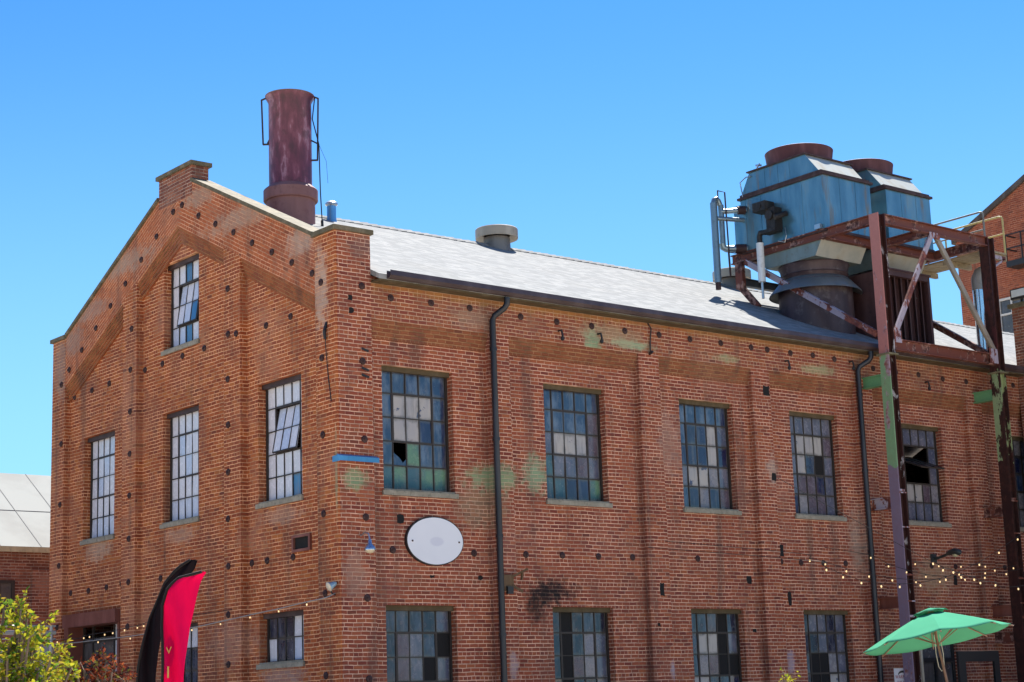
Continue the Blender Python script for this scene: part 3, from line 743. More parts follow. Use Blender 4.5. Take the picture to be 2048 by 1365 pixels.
keep(MB().lathe([(.50, 12.80), (.585, 12.80), (.60, 12.82), (.60, 13.04), (.585, 13.06), (.48, 13.15)], (cx, cy, 0), 40).build("collar", PINKRUST, cs, smooth=30), cs)
keep(MB().lathe([(.475, 13.1), (.475, 15.08), (.535, 15.19), (.545, 15.22), (.535, 15.22)], (cx, cy, 0), 40).build("body", MAROON, cs, smooth=50), cs)
keep(MB().lathe([(.545, 15.222), (.55, 15.24), (.30, 15.31), (.001, 15.34)], (cx, cy, 0), 40).lathe([(.03, 15.33), (.03, 15.40), (.001, 15.41)], (cx, cy, 0), 10).build("cap", paint("cap_rust", (.16, .10, .07), .7), cs, smooth=50), cs)
mb = MB()
for ang, z0 in ((141, 14.15), (322, 13.75)):
    c, s = math.cos(R(ang)), math.sin(R(ang))
    q = lambda r, z: (cx + r * c, cy + r * s, z)
    mb = MB(); mb.bar(q(.52, 15.23), q(.64, 15.18), .04, .03); mb.bar(q(.63, 15.19), q(.60, z0), .035, .035, up=(c, s, 0)); mb.bar(q(.61, z0), q(.46, z0), .035, .035)
    if ang == 141: mb.bar(q(.50, z0 + .02), (cx - .50 * .54 + .1, cy - .50 * .84, 15.2), .03, .03)
    keep(mb.build('bracket', STEEL_DK, cs), cs)
c, s = math.cos(R(318)), math.sin(R(318))

q = lambda r, z: (cx + r * c, cy + r * s, z)
mb = MB(); mb.tube([q(.56, 15.2), q(.50, 14.7), q(.64, 14.1), q(.66, 13.0), q(.70, 12.1)], .014, 6); mb.bar(q(.64, 14.1), q(.47, 14.2), .03, .03)
mb.tube([q(.64, 14.1), q(.80, 13.7), q(.83, 13.2)], .004, 5)
mb.tube([q(.688, 12.35), q(.70, 12.08)], .03, 8)
keep(mb.build("ladder_rod", BLACK, cs), cs)

GALV = paint("galvanised", (0.42, 0.46, 0.50), .32, .75, scale=4, dirt=(0.2, 0.2, 0.2), dirt_amt=.3)
vp = thing("roof_vent_pipe", "short bluish metal vent pipe with flared rim beside the chimney stack", "vent pipe", (3.78, 5.8, 12.75))
BLUEM = paint("vent_blue_metal", (0.10, 0.30, 0.50), .3, .5, scale=5, dirt=(.3, .35, .4), dirt_amt=.4)
keep(MB().lathe([(.14, 12.60), (.105, 12.85), (.105, 13.12)], (3.78, 5.8, 0), 24).build("pipe", BLUEM, vp, smooth=50), vp)
keep(MB().lathe([(.105, 13.10), (.145, 13.13), (.145, 13.17), (.10, 13.21), (.001, 13.215)], (3.78, 5.8, 0), 24).build("cap", GALV, vp, smooth=40), vp)

TAN = paint("ventilator_tan", (0.34, 0.30, 0.24), .6, .1, scale=3, dirt=(.14, .12, .10), dirt_amt=.5)
TAN_DK = paint("ventilator_stem", (0.15, 0.145, 0.14), .6, .2, scale=3)
def ventilator(x, label):
    t = thing("roof_ventilator", label, "roof vent", (x, MID, 12.8), "round ventilators along the ridge")
    b = MB().lathe([(.40, 12.3), (.34, 12.85), (.33, 13.12)], (x, MID, 0), 32).build("stem", TAN_DK, t, smooth=50)
    keep(b, t)
    h = MB().lathe([(.33, 13.18), (.50, 13.12), (.525, 13.10), (.53, 13.12), (.53, 13.33), (.515, 13.35), (.30, 13.40), (.06, 13.42), (.05, 13.46), (.001, 13.47)], (x, MID, 0), 40).build("hood", TAN, t, smooth=35)
    keep(h, t)
ventilator(8.85, "tan round ventilator on the open stretch of roof ridge")
ventilator(17.15, "tan round ventilator on the ridge half hidden by the steel tower frame")

# ------------------------------------------------------------------ steel frame carrying the cooling cells
RUST = peeled("rust_red_steel", [(99, (0.17, 0.052, 0.034))], rust=(0.055, 0.017, 0.013), rust2=(0.36, 0.20, 0.16), thr=.53, scale=2.4)
RUST_PALE = peeled("flaking_lavender_steel", [(99, (0.42, 0.36, 0.42))], rust=(0.12, 0.035, 0.028), rust2=(0.25, 0.08, 0.05), thr=.50, scale=2.4)
POST_OUT = peeled("post_flange_paint", [(6.95, (0.21, 0.175, 0.26)), (9.58, (0.19, 0.40, 0.21)), (99, (0.47, 0.19, 0.16))], rust=(0.36, 0.26, 0.30), rust2=(0.22, 0.08, 0.06), thr=.585, scale=2.0, stretch=.35)
POST_IN = peeled("post_web_rust", [(99, (0.045, 0.014, 0.011))], rust=(0.34, 0.30, 0.31), rust2=(0.50, 0.47, 0.48), thr=.60, scale=3.4, stretch=.5)
POST_IN2 = peeled("post_web_rust_mint", [(7.3, (0.030, 0.011, 0.009)), (9.58, (0.36, 0.42, 0.20)), (99, (0.045, 0.014, 0.011))], rust=(0.030, 0.011, 0.009), rust2=(0.06, 0.02, 0.015), thr=.47, scale=3.4, stretch=.4)
sf = thing("steel_support_frame", "rusty steel frame on two tall posts carrying the blue cooling cells over the eave", "steel frame", (15, -.7, 0))
FX0, FX1, FY0, FY1 = 14.97, 19.25, -.85, 3.75
POST_OUT2 = peeled("post_flange_rust", [(7.3, (0.028, 0.010, 0.009)), (9.56, (0.30, 0.40, 0.20)), (99, (0.085, 0.022, 0.020))], rust=(0.030, 0.011, 0.009), rust2=(0.055, 0.018, 0.014), thr=.47, scale=3.2, stretch=.35)
def post(x, web, zc):
    # H section: flanges face -x and +x, web between them seen from the front
    mb = MB()
    for z0, z1 in ((0, zc), (zc, 13.05)):
        mb.box(x, x + .028, FY0, FY0 + .28, z0, z1 - .001 if z1 < 13 else z1, 0)
        mb.box(x + .232, x + .26, FY0, FY0 + .28, z0, z1 - .001 if z1 < 13 else z1, 1)
        mb.box(x + .028, x + .232, FY0 + .10, FY0 + .13, z0, z1 - .001 if z1 < 13 else z1, 1)
    p = keep(mb.build("post", [POST_OUT if web is POST_IN else POST_OUT2, web], sf), sf)
    keep(MB().box(x - .05, x + .31, FY0 - .05, FY0 + .33, zc - .035, zc + .0).build("splice_plate", paint("splice_mossy", (.15, .13, .07), .8), p), sf)
    mb = MB()
    for z in (1.9, 2.9, 3.8, 4.4, 5.5, 6.3): mb.box(x - .004, x + .264, FY0 - .006, FY0 - .001, z, z + .03)
    for z in (3.45, 4.4, 6.35): mb.box(x + .03, x + .23, FY0 + .02, FY0 + .10, z, z + .05)
    build_each(mb, "stiffener", RUST_PALE if web is POST_IN else RUST, p)
post(FX0, POST_IN, 9.62); post(FX1 - .0, POST_IN2, 9.56)
MINT = peeled("mint_strut", [(99, (0.14, 0.33, 0.16))], thr=.66)
for x in (FX0, FX1):
    for z0, m in ((8.9, MINT), (6.0, RUST_PALE if x < 16 else RUST), (3.7, STEEL_RD), (2.9, RUST)):
        if z0 == 2.9 and x < 16: continue
        if z0 == 3.7 and x > 16: z0 = 3.55
        w = MB(); w.box(x + .03, x + .06, FY0 + .281, .02, z0, z0 + .22); w.box(x - .02, x + .16, FY0 + .281, .02, z0 + .22, z0 + .245); w.box(x - .02, x + .16, FY0 + .281, .02, z0 - .025, z0)
        keep(w.build("wall_strut", m, sf), sf)
# top frame
def beam(a, b, m=RUST, w=.16, h=.24, name="beam"):
    keep(MB().ibeam(a, b, w, h).build(name, m, sf), sf)
zt_ = 12.93
beam((FX0 + .265, FY0 + .09, zt_), (FX1 - .005, FY0 + .09, zt_), h=.25)
beam((FX0 + .09, FY0 + .285, zt_), (FX0 + .09, 4.05, zt_))
beam((FX1 + .13, FY0 + .285, zt_), (FX1 + .13, 4.05, zt_))
beam((FX0 + .175, .90, zt_ - .03), (FX1 + .045, .90, zt_ - .03), h=.20)
beam((FX0 + .175, 3.55, zt_ - .03), (FX1 + .045, 3.55, zt_ - .03), h=.20)
beam((17.1, FY0 + .18, zt_ - .02), (17.1, .81, zt_ - .02), h=.20)
beam((FX0 + .265, FY0 + .09, 9.86), (FX1 - .005, FY0 + .09, 9.86), h=.28, w=.14)
# rear legs standing on the roof
for x in (FX0 + .05, FX1 + .08):
    z1 = zr(3.3)
    mb = MB(); mb.box(x - .10, x + .02, 3.62, 3.86, 12.1, 12.80); mb.bar((x - .04, 3.74, 12.15), (x + .10, 3.30, z1 - .02), .14, .16)
    keep(mb.build("rear_leg", RUST, sf), sf)
beam((FX0 + .05, 3.78, 12.30), (FX1, 3.78, 12.30), m=paint("back_beam", (.07, .075, .085), .6), h=.20)
def brace(a, b, m):
    mb = MB(); mb.bar(a, b, .035, .15); 
    d = (Vector(b) - Vector(a)).normalized()
    o = Vector((0, 0, .075)); mb.bar(Vector(a) + o, Vector(b) + o, .13, .03)
    keep(mb.build("brace", m, sf), sf)
brace((FX0 + .01, 3.55, 12.78), (FX0 + .01, FY0 + .31, 10.12), RUST_PALE)
brace((FX1 + .14, 3.5, 12.72), (FX1 + .14, FY0 + .31, 10.02), RUST)
def brace2(a, b, m):
    mb = MB(); a = Vector(a); b = Vector(b)
    mb.bar(a, b, .13, .035, up=(0, 1, 0)); mb.bar(a + Vector((0, .05, 0)), b + Vector((0, .05, 0)), .03, .10, up=(0, 1, 0))
    keep(mb.build("brace", m, sf), sf)
brace2((17.02, FY0 + .03, 12.80), (15.28, FY0 + .03, 10.05), RUST_PALE)
brace2((17.18, FY0 + .03, 12.80), (19.22, FY0 + .03, 10.02), paint("brace_grey_buff", (.26, .22, .17), .6, scale=3, dirt=(.12, .04, .03), dirt_amt=.6))
mb = MB(); mb.box(16.9, 17.3, FY0 - .006, FY0 + .0, 12.68, 12.84); mb.box(15.24, 15.5, FY0 - .006, FY0, 9.9, 10.2); mb.box(18.9, 19.24, FY0 - .006, FY0, 9.75, 10.12)
build_each(mb, "gusset_plate", RUST_PALE, sf, root=sf)

# ------------------------------------------------------------------ cooling cells
def teal():
    n = NT("cell_teal_metal")
    v = n.noise(vec=n.scaled(1.8, 1.8, 0.5), scale=1.0, detail=6, rough=.6)
    c = n.ramp(v, [(0.28, (0.075, 0.175, 0.235)), (0.45, (0.10, 0.225, 0.30)), (0.58, (0.145, 0.285, 0.355)), (0.74, (0.27, 0.32, 0.29))])
    c = n.mix(n.math('MULTIPLY', n.step(n.noise(vec=n.scaled(4, 4, .5), scale=1.1, detail=7), .56, .72), .8), c, (0.27, 0.15, 0.06))
    n.bump(n.noise(scale=3, detail=3), .12, .02)
    return n.done(c, .26, .5, .5)
TEAL = teal()
def pale_metal():
    n = NT("cell_pale_galvanised")
    v = n.noise(vec=n.scaled(2.5, 2.5, 1.0), scale=1.0, detail=6)
    c = n.ramp(v, [(0.3, (0.30, 0.33, 0.31)), (0.5, (0.40, 0.41, 0.37)), (0.7, (0.34, 0.30, 0.22))])
    return n.done(c, .5, .2, .4)
PALE = pale_metal()
HOP = paint("hopper_grey_green", (0.17, 0.215, 0.205), .45, .3, scale=3, dirt=(.14, .11, .07), dirt_amt=.5)
RIM = paint("cell_rust_rim", (0.038, 0.014, 0.012), .7, scale=5, dirt=(.03, .012, .012))
FAN = paint("fan_shroud_rust", (0.070, 0.014, 0.017), .65, scale=4, dirt=(.05, .014, .016), dirt_amt=.6, var=.5)
DUCT = paint("duct_dark_rust", (0.045, 0.026, 0.030), .5, .2, scale=1.8, dirt=(.17, .14, .135), dirt_amt=.6, var=.6)
SKIRT = paint("duct_skirt", (0.13, 0.15, 0.155), .45, .3, scale=2.2, dirt=(.24, .15, .08), dirt_amt=.6)
def cell(x, label):
    t = thing("cooling_cell", label, "cooling tower", (x + .9, 2.2, 13.05), "cooling cells on the steel frame")
    K = lambda o: keep(o, t)
    x1 = x + 1.78; y0, y1 = .80, 3.62
    mb = MB(); mb.box(x, x1, y0, y1, 13.05, 14.43); mb.box(x + .05, x1 - .05, y1, y1 + .30, 13.10, 14.34)
    c = K(mb.build("casing", TEAL, t))
    mb = MB()
    for y in (1.52, 2.22, 2.92, 3.45): mb.box(x - .008, x + .002, y - .006, y + .006, 13.06, 14.42)
    for xx in (x + .6, x + 1.2): mb.box(xx - .005, xx + .005, y0 - .007, y0 + .002, 13.06, 14.42)
    for yy in (y0 - .012,): mb.box(x - .012, x + .03, yy, yy + .05, 13.06, 14.42)
    build_each(mb, "seam", TEAL, c)
    mb = MB()
    mb.box(x - .06, x1 + .06, y0 - .06, y1 + .06, 14.43, 14.49); mb.box(x - .03, x1 + .03, y0 + .02, y1 - .02, 14.49, 14.56)
    mb.box(x - .03, x1 + .03, 1.32, 3.33, 15.10, 15.135)
    mb.box(x - .02, x1 + .02, y0 - .02, y1 + .02, 12.985, 13.05)
    K(mb.build("rim", RIM, t))
    hood = MB(); hood.prism([(x + .03, .93, 14.56), (x + .03, 3.60, 14.56), (x + .03, 3.28, 15.10), (x + .03, 1.37, 15.10)], (1.72, 0, 0), 0)
    ho = K(hood.build("hood", [TEAL, PALE], t))
    for p in ho.data.polygons:
        if abs(p.normal.y) > .5: p.material_index = 1  # sunlit brightness of the sloping faces is put into the paler metal
    mb = MB()
    for y in (1.9, 2.3, 2.75): mb.box(x + .022, x + .032, y - .006, y + .006, 14.57, 15.09)
    build_each(mb, "seam", TEAL, ho)
    K(MB().lathe([(.80, 15.10), (.84, 15.14), (.84, 15.25), (.87, 15.48), (.88, 15.52), (.86, 15.53), (.83, 15.30), (.80, 15.16)], (x + .89, 2.3, 0), 48).build("fan_shroud", FAN, t, smooth=40), )
    mb = MB()
    for k in range(6):
        a = k * math.pi / 3; mb.bar((x + .89, 2.3, 15.28), (x + .89 + .78 * math.cos(a), 2.3 + .78 * math.sin(a), 15.32), .16, .02)
    mb.lathe([(.12, 15.2), (.12, 15.36), (.001, 15.37)], (x + .89, 2.3, 0), 12)
    K(mb.build("fan_blade", BLACK, t))
    hp = MB(); hp.prism([(x + .03, .92, 12.98), (x + .03, 1.24, 12.45), (x + .03, 2.9, 12.45), (x + .03, 3.25, 12.98)], (1.70, 0, 0))
    ob = K(hp.build("hopper", [HOP, PALE], t))
    for p in ob.data.polygons:
        if abs(p.normal.y) > .5: p.material_index = 1
    cx, cy = x + .93, 2.10
    K(MB().lathe([(.88, 12.46), (.90, 12.42), (.86, 12.36), (.84, 12.20), (.86, 12.18), (.84, 12.16), (.80, 12.05)], (cx, cy, 0), 48).build("upper_duct", DUCT, t, smooth=40))
    K(MB().lathe([(.78, 12.10), (.86, 12.07), (1.16, 11.74), (1.175, 11.70), (1.15, 11.70), (.90, 11.95)], (cx, cy, 0), 48).build("skirt", SKIRT, t, smooth=40))
    K(MB().lathe([(.935, 12.0), (.935, 9.95)], (cx, cy, 0), 48).build("roof_duct", DUCT, t, smooth=40))
    return t
c1 = cell(15.02, "nearer blue-teal metal cooling cell with its long side and motor in view")
c2 = cell(17.42, "farther blue-grey cooling cell partly hidden behind the teal one")
K = lambda o: keep(o, c1)
# pipework and motor on the nearer cell
mb = MB()
mb.tube([(14.26, 3.85, 12.2), (14.26, 3.85, 14.32)], .092, 20); mb.tube([(14.52, 3.85, 13.25), (14.52, 3.85, 14.30)], .075, 20)
mb.tube([(14.26, 3.85, 14.30), (14.29, 3.85, 14.40), (14.36, 3.85, 14.44), (14.44, 3.85, 14.40), (14.49, 3.85, 14.30)], .075, 10)
mb.tube([(14.50, 3.85, 13.27), (14.52, 3.85, 13.17), (14.60, 3.82, 13.13), (14.75, 3.70, 13.13), (15.05, 3.5, 13.13)], .09, 12)
mb.tube([(14.5, 3.85, 14.12), (15.05, 3.45, 14.15)], .07, 10); mb.tube([(14.30, 3.88, 13.92), (15.05, 3.55, 13.90)], .06, 10)
K(mb.build("water_pipe", paint("pipe_galvanised_blue", (0.20, 0.27, 0.31), .35, .6, scale=3, dirt=(.12, .08, .05), dirt_amt=.4), c1, smooth=40))
mb = MB()
mb.tube([(14.26, 3.85, 12.02), (14.26, 3.85, 12.24)], .07, 12); mb.tube([(14.80, 3.68, 13.13), (15.02, 3.52, 13.13)], .12, 12); mb.tube([(14.85, 3.58, 14.14), (15.02, 3.47, 14.15)], .11, 12)
mb.tube([(14.30, 3.72, 14.40), (14.30, 3.72, 14.62), (14.56, 3.72, 14.62), (14.60, 3.72, 12.4)], .02, 6); mb.tube([(14.95, 3.6, 13.0), (14.52, 3.68, 13.0), (14.54, 3.68, 12.35)], .018, 6)
K(mb.build("pipe_flange", RIM, c1, smooth=40))
MOT = paint("motor_rusty", (0.018, 0.015, 0.014), .6, .3, scale=8, dirt=(.10, .055, .03), dirt_amt=.5)
mb = MB()
mb.box(14.62, 14.98, 2.42, 2.85, 13.86, 14.10); mb.box(14.72, 15.0, 2.20, 2.50, 13.34, 13.90); mb.box(14.66, 14.95, 2.18, 2.62, 13.26, 13.35)
mb.tube([(14.66, 2.36, 13.70), (15.0, 2.36, 13.70)], .12, 14); mb.tube([(14.68, 2.18, 13.60), (15.0, 2.05, 13.72)], .07, 10); mb.tube([(14.60, 2.62, 13.98), (14.64, 2.62, 13.98)], .07, 12)
mb.tube([(14.74, 2.56, 13.30), (14.72, 2.72, 13.32), (14.72, 2.76, 13.22), (14.72, 2.76, 13.05)], .07, 10)
mt = K(mb.build("motor", MOT, c1, smooth=35))
K(MB().tube([(14.72, 2.76, 13.06), (14.72, 2.76, 12.05)], .095, 16).build("white_drain_pipe", paint("drain_pipe_white", (.62, .63, .62), .5, scale=4, dirt=(.2, .15, .1)), c1, smooth=40))
K(MB().tube([(14.72, 2.76, 12.06), (14.72, 2.76, 11.62)], .035, 10).build("drain_tip", GALV, c1, smooth=40))
mb = MB(); mb.tube([(15.0, 3.5, 14.5), (14.98, 3.55, 14.9), (15.0, 3.35, 15.0), (15.02, 3.2, 15.0)], .018, 6); mb.bar((15.05, 2.85, 15.2), (15.05, 3.02, 15.24), .05, .05); mb.tube([(14.95, 2.9, 15.12), (15.05, 2.9, 15.26)], .02, 6)
mb.tube([(14.97, 2.10, 13.35), (14.86, 1.98, 13.1), (14.88, 2.05, 12.95), (14.9, 2.3, 13.04)], .012, 6)
mb.box(14.92, 15.01, .92, 1.10, 13.06, 13.18)
K(mb.build("conduit", GALV, c1, smooth=40))

# louvred housing under the second cell
lv = thing("louvre_housing", "dark brown louvred air housing standing on the roof under the farther cell", "air vent", (17.8, .6, 10.2))
LVM = paint("louvre_brown", (0.060, 0.024, 0.024), .6, scale=3, dirt=(.02, .01, .012), dirt_amt=.5)
x0, x1, y0, y1, z0, z1 = 16.86, 18.66, .60, 2.2, 10.12, 12.22
mb = MB(); mb.box(x0, x0 + .09, y0, y0 + .12, z0, z1); mb.box(x1 - .09, x1, y0, y0 + .12, z0, z1); mb.box(x0 + .09, x1 - .09, y0, y0 + .12, z1 - .14, z1); mb.box(x0 + .09, x1 - .09, y0, y0 + .12, z0, z0 + .2)
mb.box(x0, x1, y0 + .35, y1, z0, z1); mb.box(x1 - .03, x1, y0 + .12, y0 + .35, z0, z1); mb.box(x0, x0 + .03, y0 + .12, y0 + .35, z0, z1); mb.box(x0 + .03, x1 - .03, y0 + .12, y0 + .35, z1 - .03, z1)
mb.box(x0 - .03, x1 + .03, y0 - .03, y0 + .2, z1, z1 + .04)
keep(mb.build("casing", LVM, lv), lv)
mb = MB(); k = 6
for i in range(k):
    x = x0 + .12 + (x1 - x0 - .24) * (i + .5) / k
    mb.bar((x, y0 + .14, z0 + .2), (x, y0 + .14, z1 - .14), .02, .20, up=(.55, .83, 0))
build_each(mb, "louvre_blade", LVM, lv, root=lv)
# service walkway with two rails beyond the frame
WOOD = paint("walkway_wood", (0.30, 0.24, 0.15), .85, scale=5, dirt=(.12, .08, .05), dirt_amt=.6, streak=False)
YEL = paint("rail_yellow", (0.42, 0.34, 0.12), .5, scale=6, dirt=(.12, .07, .04), dirt_amt=.5)
RGREY = paint("rail_grey", (0.20, 0.20, 0.17), .5, scale=6, dirt=(.12, .07, .04), dirt_amt=.5)
wk = thing("service_walkway", "timber service walkway with pipe handrails at the far side of the steel frame", "walkway", (20, 1, 12.75))
mb = MB()
for i in range(5): mb.box(19.56 + i * .18, 19.72 + i * .18, -.55, 4.0, 12.78 + .004 * (i % 2), 12.83)
keep(mb.build("deck", WOOD, wk), wk)
mb = MB()
for y in (-.5, .6, 1.7, 2.8, 3.9): mb.box(19.40, 20.5, y, y + .09, 12.64, 12.775)
build_each(mb, "joist", WOOD, wk, root=wk)
mb = MB(); mb.bar((19.55, -.48, 12.70), (20.45, -.48, 12.70), .05, .10); mb.bar((19.55, -.48, 12.2), (20.40, -.48, 12.68), .05, .05); keep(mb.build("bracket", RUST_PALE, wk), wk)
for x, m in ((19.6, RGREY), (20.42, YEL)):
    mb = MB()
    mb.tube([(x, 4.0, 13.84), (x, -.42, 13.84), (x, -.50, 13.82), (x, -.53, 13.76), (x, -.53, 12.8)], .026, 8); mb.tube([(x, 4.0, 13.36), (x, -.53, 13.36)], .022, 8)
    for y in (1.3, 3.1): mb.tube([(x, y, 12.8), (x, y, 13.84)], .024, 8)
    keep(mb.build("handrail", m, wk, smooth=50), wk)
ex = thing("exhaust_duct", "shiny silver exhaust duct with bent top rising behind the right post", "duct", (20.05, .2, 10))
mb = MB(); mb.tube([(20.05, .15, 9.9), (20.05, .15, 11.95)], .14, 20); keep(mb.build("duct", paint("bright_tin", (.55, .58, .62), .18, .9, scale=2, dirt=(.3, .3, .3), dirt_amt=.2), ex, smooth=40), ex)
mb = MB(); mb.tube([(20.05, .15, 11.95), (20.05, .15, 12.25), (20.1, .10, 12.4), (20.22, 0, 12.47)], .15, 20); keep(mb.build("elbow", paint("elbow_grey", (.26, .25, .24), .5, .3), ex, smooth=40), ex)
mb = MB(); mb.box(20.20, 20.26, .10, .28, 9.9, 12.1); keep(mb.build("stay_strip", YEL, ex), ex)

# ------------------------------------------------------------------ oval sign and lamps on the walls
os_ = thing("oval_sign", "blank white oval sign board with dark edge on the brick wall", "sign", (2.24, REC - .05, 4.87))
mb = MB(); n = 64
E = [(2.24 + .675 * math.cos(2 * math.pi * i / n), 4.87 + .465 * math.sin(2 * math.pi * i / n)) for i in range(n)]
mb.prism([(a, REC - .07, b) for a, b in E], (0, .07, 0)); keep(mb.build("edge", BLACK, os_), os_)
E2 = [(2.24 + .655 * math.cos(2 * math.pi * i / n), 4.87 + .445 * math.sin(2 * math.pi * i / n)) for i in range(n)]
nn = NT("sign_white"); wn = nn.blob((2.27, 0, 4.86), (.17, 1, .09), .12, 2)
SW = nn.done(nn.mix(nn.math('MULTIPLY', wn, .35), nn.mix(nn.noise(scale=3), (.66, .67, .72), (.72, .73, .77)), (.42, .42, .55)), .5)
keep(MB().prism([(a, REC - .076, b) for a, b in E2], (0, .006, 0)).build("face", SW, os_), os_)
mb = MB()
for x in (1.70, 2.80): mb.lathe([(.018, 0), (.018, .01), (.001, .014)], (x, REC - .076, 4.86), 10, axis=(0, -1, 0))
build_each(mb, "bolt", RUST_DISC, os_, root=os_)

wl = thing("wall_lamp", "small bell-shaped metal lamp hanging from the corner pier near the oval sign", "lamp", (.47, -.3, 4.7))
mb = MB(); mb.tube([(.47, -.006, 4.90), (.47, -.12, 4.95), (.47, -.26, 4.92), (.47, -.30, 4.81)], .014, 8); keep(mb.build("arm", GALV, wl, smooth=50), wl)
keep(MB().lathe([(.010, 4.82), (.030, 4.81), (.042, 4.73), (.075, 4.70), (.10, 4.66), (.108, 4.62), (.105, 4.61), (.08, 4.66)], (.47, -.30, 0), 28).build("lamp_shade", paint("lamp_shade_metal", (.36, .42, .52), .2, .8, scale=6), wl, smooth=50), wl)
keep(MB().lathe([(.088, 4.635), (.085, 4.60), (.06, 4.565), (.001, 4.555)], (.47, -.30, 0), 24).build("lens", plain("lamp_lens_cream", (.62, .52, .36), .3), wl, smooth=50), wl)
fl = thing("flood_lamp", "small pale bullet flood lamp at the building corner below the wall lamp", "lamp", (-.15, .1, 3.98))
mb = MB(); mb.tube([(.0, .15, 3.83), (-.10, .12, 3.86), (-.14, .09, 3.95)], .016, 8); keep(mb.build("bracket", BLACK, fl), fl)
ax = Vector((-.90, .10, -.42)).normalized(); c = Vector((-.10, .10, 4.0))
keep(MB().lathe([(.03, -.09), (.05, -.05), (.055, 0), (.085, .06), (.09, .075)], c, 20, axis=ax, closed_bottom=True).build("shade", paint("flood_blue_grey", (.25, .38, .46), .4, .2), fl, smooth=50), fl)
keep(MB().lathe([(.087, .073), (.06, .095), (.001, .10)], c, 20, axis=ax).build("lens", plain("flood_lens", (.70, .62, .48), .35), fl, smooth=50), fl)
bl = thing("broken_wall_bracket", "broken rusty lamp bracket sticking out behind the left downpipe", "bracket", (3.85, -.1, 4.1))
mb = MB(); mb.box(3.74, 3.98, -.10, -.0, 3.95, 4.25); mb.bar((3.95, -.05, 4.2), (4.20, -.28, 4.36), .06, .04); mb.bar((3.95, -.08, 4.05), (4.12, -.2, 3.92), .05, .05); mb.bar((4.12, -.2, 4.30), (4.10, -.2, 4.15), .05, .03)
keep(mb.build("bracket", paint("bracket_rust", (.10, .055, .02), .7, scale=8), bl), bl)
mb = MB(); mb.box(3.78, 3.92, -.16, -.10, 3.88, 4.02); keep(mb.build("fixture_box", BLACK, bl), bl)
sl = thing("street_lamp", "dark cobra-head lamp on a curved arm fixed to the long wall", "lamp", (17.0, .1, 4.95))
mb = MB(); mb.box(17.20, 17.38, REC - .05, REC, 4.83, 5.03); mb.tube([(17.29, REC, 4.92), (17.28, .02, 4.92), (17.26, -.20, 4.96), (17.24, -.38, 5.0)], .034, 10)
LH = paint("lamp_head_dark", (.035, .042, .042), .5, .2, scale=6)
keep(mb.build("arm", LH, sl, smooth=50), sl)
mb = MB(); mb.tube([(17.25, -.30, 4.99), (17.23, -.42, 5.02), (17.21, -.58, 5.03), (17.20, -.72, 5.0), (17.19, -.77, 4.98)], [.035, .07, .085, .07, .02], 14); keep(mb.build("lamp_head", LH, sl, smooth=60), sl)
keep(MB().lathe([(.075, 4.96), (.065, 4.93), (.03, 4.905), (.001, 4.90)], (17.21, -.58, 0), 20).build("lens", plain("lamp_lens_pale", (.50, .47, .30), .3), sl, smooth=50), sl)
# insulator hooks and stub wires under the eave
for x, z in ((5.47, 9.28), (6.55, 9.33), (14.55, 9.5), (12.3, 9.3), (17.35, 9.25)):
    hk = MB(); hk.tube([(x, .01, z), (x, -.10, z), (x + .01, -.12, z - .10), (x, -.12, z - .16)], .022, 8); hk.lathe([(.02, 0), (.04, .02), (.04, .07), (.02, .09)], (x, -.12, z - .22), 10)
    hk.build("insulator_hook", BLACK, fac)
hk = MB(); hk.tube([(8.0, -.02, 9.72), (8.06, -.05, 9.6), (8.03, -.03, 9.3), (8.02, -.03, 9.05)], .016, 6); hk.tube([(8.02, .0, 9.05), (8.0, -.12, 9.08)], .03, 8); hk.build("stub_wire", BLACK, fac)
hk = MB(); hk.tube([(-.02, .31, 8.9), (-.04, .30, 8.5), (-.01, .27, 7.9), (-.01, .18, 7.4)], .009, 6); hk.tube([(0, .31, 8.92), (-.06, .31, 8.75), (-.04, .31, 8.6)], .03, 8); hk.build("stub_wire", BLACK, fac)
for z in (8.42, 7.92, 8.05):
    hk = MB(); hk.bar((.56, -.02, z), (.66, -.10, z - .06), .05, .04); hk.build("stub_bracket", BLACK, fac)


# ------------------------------------------------------------------ warning sign and black framed panel by the posts
ws = thing("warning_sign", "white warning sign with red lettering fixed behind the left steel post", "sign", (14.95, -.54, 2.0))
keep(MB().box(14.66, 15.24, -.552, -.54, 1.55, 2.31).build("plate", plain("sign_plate_white", (.62, .60, .62), .5), ws), ws)
TXT = plain("sign_red", (.30, .03, .03), .5)
def text(s, size, loc, parent, mat, name="lettering", rot=(R(90), 0, 0), align='CENTER'):
    cu = bpy.data.curves.new(name, 'FONT'); cu.body = s; cu.size = size; cu.align_x = align; cu.extrude = .0015
    cu.materials.append(mat)
    tmp = bpy.data.objects.new(name, cu); col.objects.link(tmp)
    bpy.context.view_layer.update()
    me = bpy.data.meshes.new_from_object(tmp.evaluated_get(bpy.context.evaluated_depsgraph_get()))
    bpy.data.objects.remove(tmp)
    o = bpy.data.objects.new(name, me); col.objects.link(o); o.parent = parent
    o.location = loc; o.rotation_euler = rot
    keep(o, parent); return o
text("WARNING", .115, (14.96, -.554, 2.08), ws, TXT)
text("THIS AREA", .085, (14.94, -.554, 1.97), ws, TXT)
mb = MB(); A = [(14.95 + .17 * math.cos(t), 2.15 + .11 * math.sin(t)) for t in [R(a) for a in range(20, 161, 14)]]; B = [(14.95 + .17 * math.cos(t), 2.12 + .09 * math.sin(t)) for t in [R(a) for a in range(160, 19, -14)]]
mb.prism([(a, -.5545, b) for a, b in A + B], (0, .003, 0)); keep(mb.build("emblem", BLACK, ws), ws)
df = thing("framed_glass_door", "black framed glass door leaf standing open in front of the long wall", "door", (17.1, -1, 0))
mb = MB(); a, b, zt2 = 16.4, 17.95, 2.66
